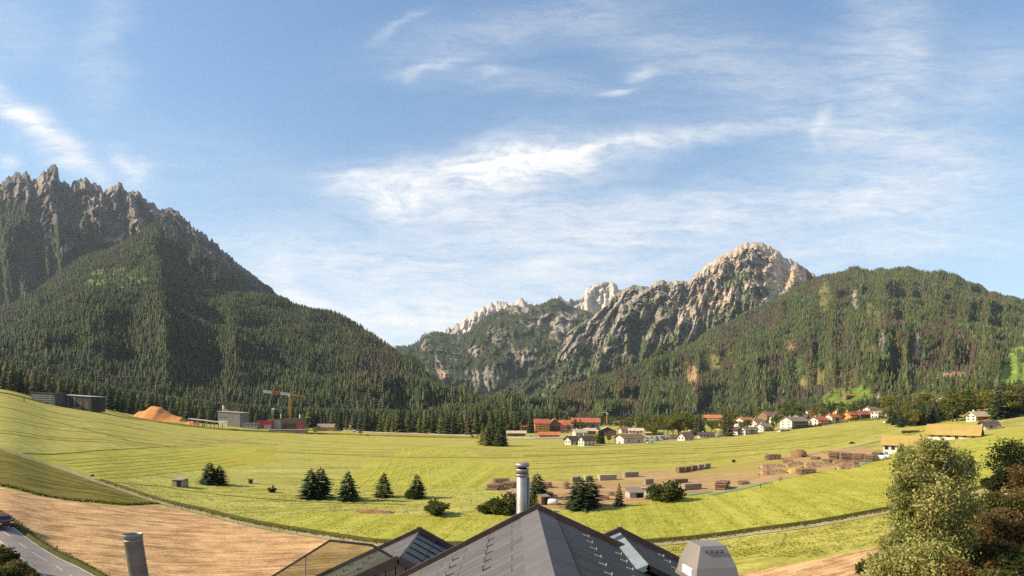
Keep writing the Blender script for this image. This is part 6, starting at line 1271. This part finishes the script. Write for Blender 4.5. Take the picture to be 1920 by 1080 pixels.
for a in [(1079, 903, 16, 9, 14, 12, 1, 'grey board stack with dark gaps, leftmost of the back row'), (1103, 901, 14, 9, 12, 12, 0, 'pale board stack second in the back row, half hidden by a spruce'), (1138, 901, 34, 11, 14, 14, 0, 'long pale board stack in the middle of the back row'),
          (1182, 895, 28, 10, 14, 14, 1, 'grey brown board stack at the right end of the back row'), (1216, 909, 16, 11, 12, 10, 1, 'small upright board stack left of the big rounded bush'), (1297, 919, 36, 12, 12, 16, 1, 'long low board stack right of the big rounded bush'), (1276, 906, 28, 8, 8, 16, 2, 'dark thin board stack behind the big rounded bush'),
          (1276, 887, 14, 11, 12, 18, 2, 'first dark block of the far row of five stacks'), (1288, 885, 12, 10, 12, 18, 2, 'second dark block of the far row of five stacks'), (1300, 883, 12, 10, 12, 18, 2, 'third dark block of the far row of five stacks'), (1312, 881, 12, 10, 12, 18, 1, 'fourth block of the far row of five stacks'), (1324, 879, 12, 10, 12, 18, 1, 'fifth block, right end of the far row of stacks'),
          (1207, 919, 30, 4, 12, 8, 0, 'flat pale plank layer in front of the grey cabin'), (1706, 812, 40, 5, 5, 12, 2, 'long low brown plank stack above the small yellow roofed barn'), (947, 914, 26, 5, 12, 6, 0, 'pale plank stack just above the big dark bush')]: timber_stack(*a)
for a in [(929, 918, 34, 11, 22, 68, 'dark log pile at the left end of the timber yard'), (956, 914, 34, 12, 22, 70, 'long dark log pile behind the flue pipe'), (941, 907, 36, 10, 16, 15, 'pale ended log pile behind the dark left pile'), (1028, 915, 18, 13, 14, 40, 'dark log pile right of the spruce by the flue'), (1031, 930, 34, 6, 10, 78, 'low row of long logs beside the little hut'),
          (1063, 917, 14, 16, 14, 10, 'dark framed log rack left of the broad spruces'), (1060, 938, 14, 9, 10, 30, 'short log pile under the log rack'), (1130, 938, 28, 9, 14, 6, 'row of pale orange log ends between the spruces'), (1147, 930, 14, 8, 12, 6, 'small pile of fresh orange logs behind the brownish spruce'),
          (1355, 917, 44, 15, 18, 58, 'big dark log pile with rounded pale ends alone at the yard edge'), (1450, 862, 30, 11, 12, 12, 'dark log pile behind the bark mounds, far left'), (1513, 889, 40, 13, 14, 16, 'dark log pile at the front edge of the bark mounds'), (1565, 862, 18, 15, 16, 40, 'tall dark log pile, left of the far right stacks'), (1586, 864, 30, 16, 18, 64, 'long rounded dark log pile in the far right stacks'),
          (1612, 866, 20, 15, 18, 30, 'brown log pile in the middle of the right stacks'), (1622, 860, 40, 8, 14, 70, 'long low log pile running to the barn'), (1634, 866, 22, 15, 18, 20, 'dark log pile beside the blue wrapped bales'), (1576, 856, 20, 8, 14, 50, 'low log pile behind the tall dark pile'), (1600, 872, 16, 9, 14, 25, 'small log pile in front of the right stacks'), (1645, 857, 20, 9, 14, 35, 'log pile right beside the small yellow roofed barn'), (1552, 870, 18, 10, 14, 30, 'brown log pile between bark mound and tall dark pile'), (1478, 868, 18, 8, 12, 20, 'small log pile left of the straw stack'), (1530, 862, 16, 8, 12, 30, 'small log pile right of the straw stack'), (1395, 909, 22, 7, 12, 20, 'low log pile right of the lone big pile'), (1235, 916, 18, 8, 12, 14, 'log pile left of the big rounded bush'), (1090, 925, 18, 8, 12, 10, 'log pile behind the broad spruces'), (1120, 916, 22, 7, 12, 12, 'low log pile behind the pale orange log row'), (1605, 856, 18, 6, 12, 60, 'small log pile at the back of the right stacks')]: log_pile(*a)
# bark mounds
MP = [(-1, .1), (-.85, .75), (-.5, 1), (.4, .95), (.85, .7), (1, .1)]
for i, (px, b, w_, h_, lab) in enumerate([(1450, 890, 52, 16, 'long brown bark mound at the left front of the mounds'), (1448, 878, 48, 12, 'bark mound behind the left front one'), (1490, 874, 36, 14, 'bark mound below the round straw heap'), (1535, 876, 60, 15, 'long bark mound in the middle of the yard'), (1500, 886, 46, 12, 'low yellowish bark mound in the middle front'), (1590, 879, 46, 17, 'wrinkled brown bark mound before the dark log piles'), (1575, 870, 30, 12, 'small mound between the log piles')]): heap(px, b, w_, h_ * .72, lab, STRAW if i != 4 else M('yellowish chaff', (.42, .28, .10), .95, .3, 1.5, 0, .5), MP, 'bark_mound', 'mound', .4, 'bark mounds in the timber yard')
# round straw stack
p = gnd(1498, 857); s = F / p.y; t = empty('straw_stack', p, 0, 'domed brown straw stack with a small dark opening', 'straw stack'); MB().lathe([(14 / s * .95, -.3), (13.6 / s, 6 / s), (11 / s, 11 / s), (6 / s, 14 / s), (0, 15 / s)], 20).build('dome', M('brown thatch', (.20, .115, .06), .95, .35, 1.5, 0, .6), t, True)
MB().box(-.9, 2.2, -14.4 / s, -8 / s, 0, 6 / s).build('porch', TIMB[2], t); MB().box(-.2, 1.2, -14.6 / s, -14.3 / s, 0, 4 / s).build('opening', GAPBLACK, t)  # near-black box paints the shade inside the opening
# huts
def hut(px, base, wpx, hpx, rot, label, wm, rm, slope=.18, name='hut'):
    p = gnd(px, base); s = F / p.y; x, y, h = wpx / s / 2, wpx / s * .4, hpx / s; p = back(p, y); root = empty(name, p, R(rot), label, 'hut', 'huts in the meadow')
    MB().box(-x, x, -y, y, -.3, h).build('wall', wm, root); e = .25; MB().slab([(-x - e, -y - e, h + .12), (x + e, -y - e, h + .12), (x + e, y + e, h + slope * 2 * y + .12), (-x - e, y + e, h + slope * 2 * y + .12)], .1).build('roof', rm, root)
    MB().box(-x * .1, x * .8, -y - .05, -y - .01, .05, h * .86).build('door', GAPBLACK if name == 'hut' else WOODD, root); return root  # hut doors coloured near black, like the shade of an open doorway
hut(1019, 947, 18, 15, 28, 'small wooden tool hut with dark open doors beside a white wrapped bale', WOODM, R_GRY)
hut(1190, 934, 28, 10, 10, 'grey flat cabin between the brownish spruce and the big bush', GREYW, R_GRY, .3)
hut(338, 914, 21, 14, -6, 'grey board hide standing alone at the left of the meadow', TIMB[1], TIMB[1], .1)
hut(470, 907, 7, 8, 10, 'tiny leaning board box right of the spruce pair', TIMB[1], TIMB[2], .1)
ribbon('teal_sheet', [(1330, 928), (1385, 918), (1440, 905)], 2.2, TEALM, .16, 'teal ground sheet along the lower yard edge'); ribbon('teal_sheet', [(1585, 880), (1625, 868), (1665, 856)], 2.2, TEALM, .16, 'teal ground sheet below the right stacks'); ribbon('teal_sheet', [(1288, 928), (1330, 922)], 2.6, TEALM, .16, 'teal ground sheet beside the long board stack')
def bale(px, base, r_, lpx, rot, label, mat=TARP, name='wrapped_bale'):
    p = gnd(px, base); s = F / p.y; r = r_ / s; L = lpx / s; mb = MB(); prof = [(0, -L / 2), (r * .8, -L / 2), (r, -L / 2 + r * .25), (r, L / 2 - r * .25), (r * .8, L / 2), (0, L / 2)]; T = Matrix.Rotation(R(90), 3, 'X')
    mb.lathe(prof, 16, (0, 0, r), T); o = mb.build(name, mat, None, True); o.location = p; o.rotation_euler = (0, 0, R(rot)); return tag(o, label, 'bale', 'wrapped bales')
bale(1036, 947, 6, 18, 75, 'white wrapped bale lying beside the tool hut', M('white wrap', (.62, .58, .55), .5, .15, .8))
for i, (px, b, lab) in enumerate([(1648, 862, 'pale blue wrapped bale, left one in front of the barn'), (1656, 862, 'pale blue wrapped bale, middle one in front of the barn'), (1664, 861, 'pale blue wrapped bale, right one in front of the barn'), (1659, 855, 'dark topped wrapped bale behind the blue ones'), (1641, 864, 'teal wrapped bale at the left end of the blue bales')]): bale(px, b, 4.4, 8, 80 + 4 * i, lab, TARP if i < 3 else GREYW if i == 3 else TEALM)
bale(1216, 936, 7, 16, 80, 'grey green wrapped bale beside the big rounded bush', M('grey green wrap', (.24, .27, .21), .5, .2, .8))
# posts, goal frame, little poles
p = gnd(529, 946); s = F / p.y; gf = empty('post_frame', p, R(20), 'thin wooden goal shaped frame below the small dark bush', 'frame')
for xx in (-.7, .7): MB().tube((xx, 0, -.2), (xx, 0, 21 / s), .05, .05, 6).build('post', TIMB[1], gf)
MB().tube((-.7, 0, 15 / s), (.7, 0, 15 / s), .04, .04, 6).build('rail', TIMB[1], gf)
def pole(px, base, hp, label, r=.06, mat=None): 
    g_ = gnd(px, base); o = MB().tube((0, 0, -.2), (0, 0, hp * g_.y / F), r, r * .8, 7).build('pole', mat or TIMB[1]); o.location = g_; tag(o, label, 'pole', 'poles in the meadow')
pole(763, 964, 12, 'thin upright stick beside the brush heap'); pole(1462, 856, 14, 'thin pole beside the dark log pile at the back'); pole(1688, 812, 9, 'white pole at the left end of the plank stack above the barn', .12, WHITE); pole(45, 754, 8, 'short dark post in the meadow before the grey shed', .3, WOODD)
for i, (px, row) in enumerate([(107, 1030), (111, 1034)]): pole(px, row, 7 - 2 * i, ['dark marker post at the roadside verge', 'pale marker post at the roadside verge'][i], .09, [SHEDK, WHITE][i])
for i, (px, row, lab) in enumerate([(1426, 915, 'dark post, leftmost at the lower yard edge'), (1462, 902, 'dark post in the middle of the lower yard edge'), (1464.5, 901, 'dark post just right of the middle one'), (1447, 907, 'short post between the others at the yard edge')]): pole(px, row, [8, 6, 7, 4][i], lab, .14, WOODD)
# fences
def fence(p0, p1, n, h, label):
    a, b = gnd(*p0), gnd(*p1); root = empty('fence', a, 0, label, 'fence'); d = b - a
    for i in range(n + 1):
        q = d * i / n; q.z = float(gz(a.x + q.x, a.y + q.y)) - a.z; MB().box(q.x - .07, q.x + .07, q.y - .07, q.y + .07, q.z - .2, q.z + h).build('post', TIMB[1], root)
    for k in (.4, .85):
        m_ = MB()
        for i in range(n):
            q = d * i / n; r = d * (i + 1) / n; q.z = float(gz(a.x + q.x, a.y + q.y)) - a.z + h * k; r.z = float(gz(a.x + r.x, a.y + r.y)) - a.z + h * k; m_.bar(q + Vector((0, -.09, 0)), r + Vector((0, -.09, 0)), .04, .16)
        m_.build('rail', TIMB[1], root)
fence((1866, 803), (1930, 790), 12, 2.2, 'grey wooden fence along the hillside meadow at the right')
# cars
CARB = {n: M(n + ' car paint', c, .3, .05, 1, 0, 0, (1, 1, 1), .5) for n, c in dict(white=(.68, .66, .62), silver=(.36, .36, .37), red=(.30, .025, .02), blue=(.04, .07, .18), black=(.02, .02, .022), grey=(.14, .14, .15), darkred=(.055, .008, .010)).items()}
TYRE = M('black tyre', (.015, .015, .015), .9, .1); LAMP = M('red tail lamp', (.35, .01, .01), .3, .05); HEAD = M('clear headlamp', (.6, .6, .58), .2, .05)
def car_proto(paint):
    root = empty('parked_car', (0, 0, -500), 0, 'x', 'car'); prof = [(-2.15, .35), (-2.2, .75), (-2.05, .98), (-1.3, 1.02), (-.75, 1.44), (.75, 1.50), (1.55, 1.42), (2.05, .98), (2.15, .6), (2.1, .32)]; mb = MB(); mb.prism([(x, z) for x, z in prof], -.84, .84)
    b = mb.build('body', CARB[paint], root, False, .06)
    for s_ in (-1, 1): MB().prism([(-1.12, 1.02), (-.72, 1.36), (.72, 1.41), (1.45, 1.34), (1.62, 1.04)], .845 * s_ - .01, .845 * s_ + .01).build('side_window', GLASSD, root)
    MB().slab([(-1.27, -.72, 1.045), (-1.27, .72, 1.045), (-.80, .66, 1.42), (-.80, -.66, 1.42)], .02).build('windscreen', GLASSD, root); MB().slab([(1.62, .70, 1.40), (1.62, -.70, 1.40), (2.02, -.74, 1.04), (2.02, .74, 1.04)], .02).build('rear_window', GLASSD, root)
    for x in (-1.32, 1.34):
        for y in (-.80, .80):
            w_ = MB().tube((x, y - .1, .32), (x, y + .1, .32), .32, .32, 14).build('wheel', TYRE, root); MB().tube((x, y - .112, .32), (x, y + .112, .32), .19, .19, 10).build('rim', STEEL_D, w_)
    for y in (-.62, .62): MB().box(-2.215, -2.16, y - .2, y + .2, .66, .82).build('headlight', HEAD, root); MB().box(2.10, 2.165, y - .16, y + .16, .72, .92).build('tail_light', LAMP, root)
    return root
CARS = {k: car_proto(k) for k in CARB}
def car(loc, rz, paint, label, group='cars parked at the village edge', sc=1.0):
    o = copy_tree(CARS[paint]); o.location = loc; o.rotation_euler = (0, 0, rz); o['label'] = label; o.scale = (sc, sc, sc)
    if group: o['group'] = group
    return o
cl = list(CARB)[:6]
for i in range(30):
    t = i % 15; px = 1210 + (i // 2) * 4.0 + rng.uniform(-.8, .8) + (2 if i % 2 else 0); row = interp([(1205, 829), (1270, 823)], px) - (0 if i % 2 else 4.5) - rng.uniform(0, .6); pc = cl[rng.randrange(6)]
    if i == 0: continue
    car(gnd(px, row) + Vector((0, 0, .15)), R(90 + rng.uniform(-12, 12)), pc, '%s car in the crowded car park beside the white barn' % pc)
car(gnd(1219, 832) + Vector((0, 0, .15)), R(6), 'white', 'white car parked alone in front of the car park', None, 1.15)
for i, (px, row, pc) in enumerate([(1339, 820, 'white'), (1345, 819, 'silver'), (1350, 818, 'red'), (1355, 817, 'white')]): car(gnd(px, row) + Vector((0, 0, .15)), R(80 + 10 * i), pc, ['white car left in the short row beside the dark roofed house', 'silver car in the short row beside the dark roofed house', 'red car in the short row beside the dark roofed house', 'white car at the right end of the short row'][i])
car(gnd(995, 821) + Vector((0, 0, 1.4)), R(5), 'white', 'white car on the embankment before the hotel, left one'); car(gnd(1003, 821) + Vector((0, 0, 1.4)), R(5), 'white', 'white car on the embankment before the hotel, right one'); car(gnd(1664, 794) + Vector((0, 0, 0)), R(10), 'white', 'white van like car at the edge of the tree belt', None, 1.3); car(gnd(664, 810) + Vector((0, 0, .8)), R(2), 'white', 'white car on the gravel strip at the forest edge', None, 1.2)
rc = gnd(-1, 990); car(rc + Vector((0, 0, .13)), math.atan2(-8.5, 13.5) + math.pi, 'darkred', 'dark red car driving into view on the road at the left edge', None, 1.2)
# the prototypes themselves are not part of the place
for p in PROTOS + list(CARS.values()):
    for ch in list(p.children): bpy.data.objects.remove(ch, do_unlink=True) if not ch.children else [bpy.data.objects.remove(g_, do_unlink=True) for g_ in list(ch.children)]
    for ch in list(p.children): bpy.data.objects.remove(ch, do_unlink=True)
    bpy.data.objects.remove(p, do_unlink=True)
# ------------------------------------------------------------------ the air
def make_haze():
    m = bpy.data.materials.new('valley air'); m.use_nodes = True; nt = m.node_tree; nt.nodes.clear()
    out = nt.nodes.new('ShaderNodeOutputMaterial'); v = nt.nodes.new('ShaderNodeVolumePrincipled')
    v.inputs['Color'].default_value = (0.76, 0.88, 1.0, 1); v.inputs['Density'].default_value = 2.3e-5; v.inputs['Anisotropy'].default_value = 0.1
    nt.links.new(v.outputs[0], out.inputs['Volume'])
    o = MB().box(-9000, 9000, -300, 12500, -60, 2400).build('haze', m); tag(o, 'thin blue morning haze filling the valley', None, None, 'stuff')
make_haze()
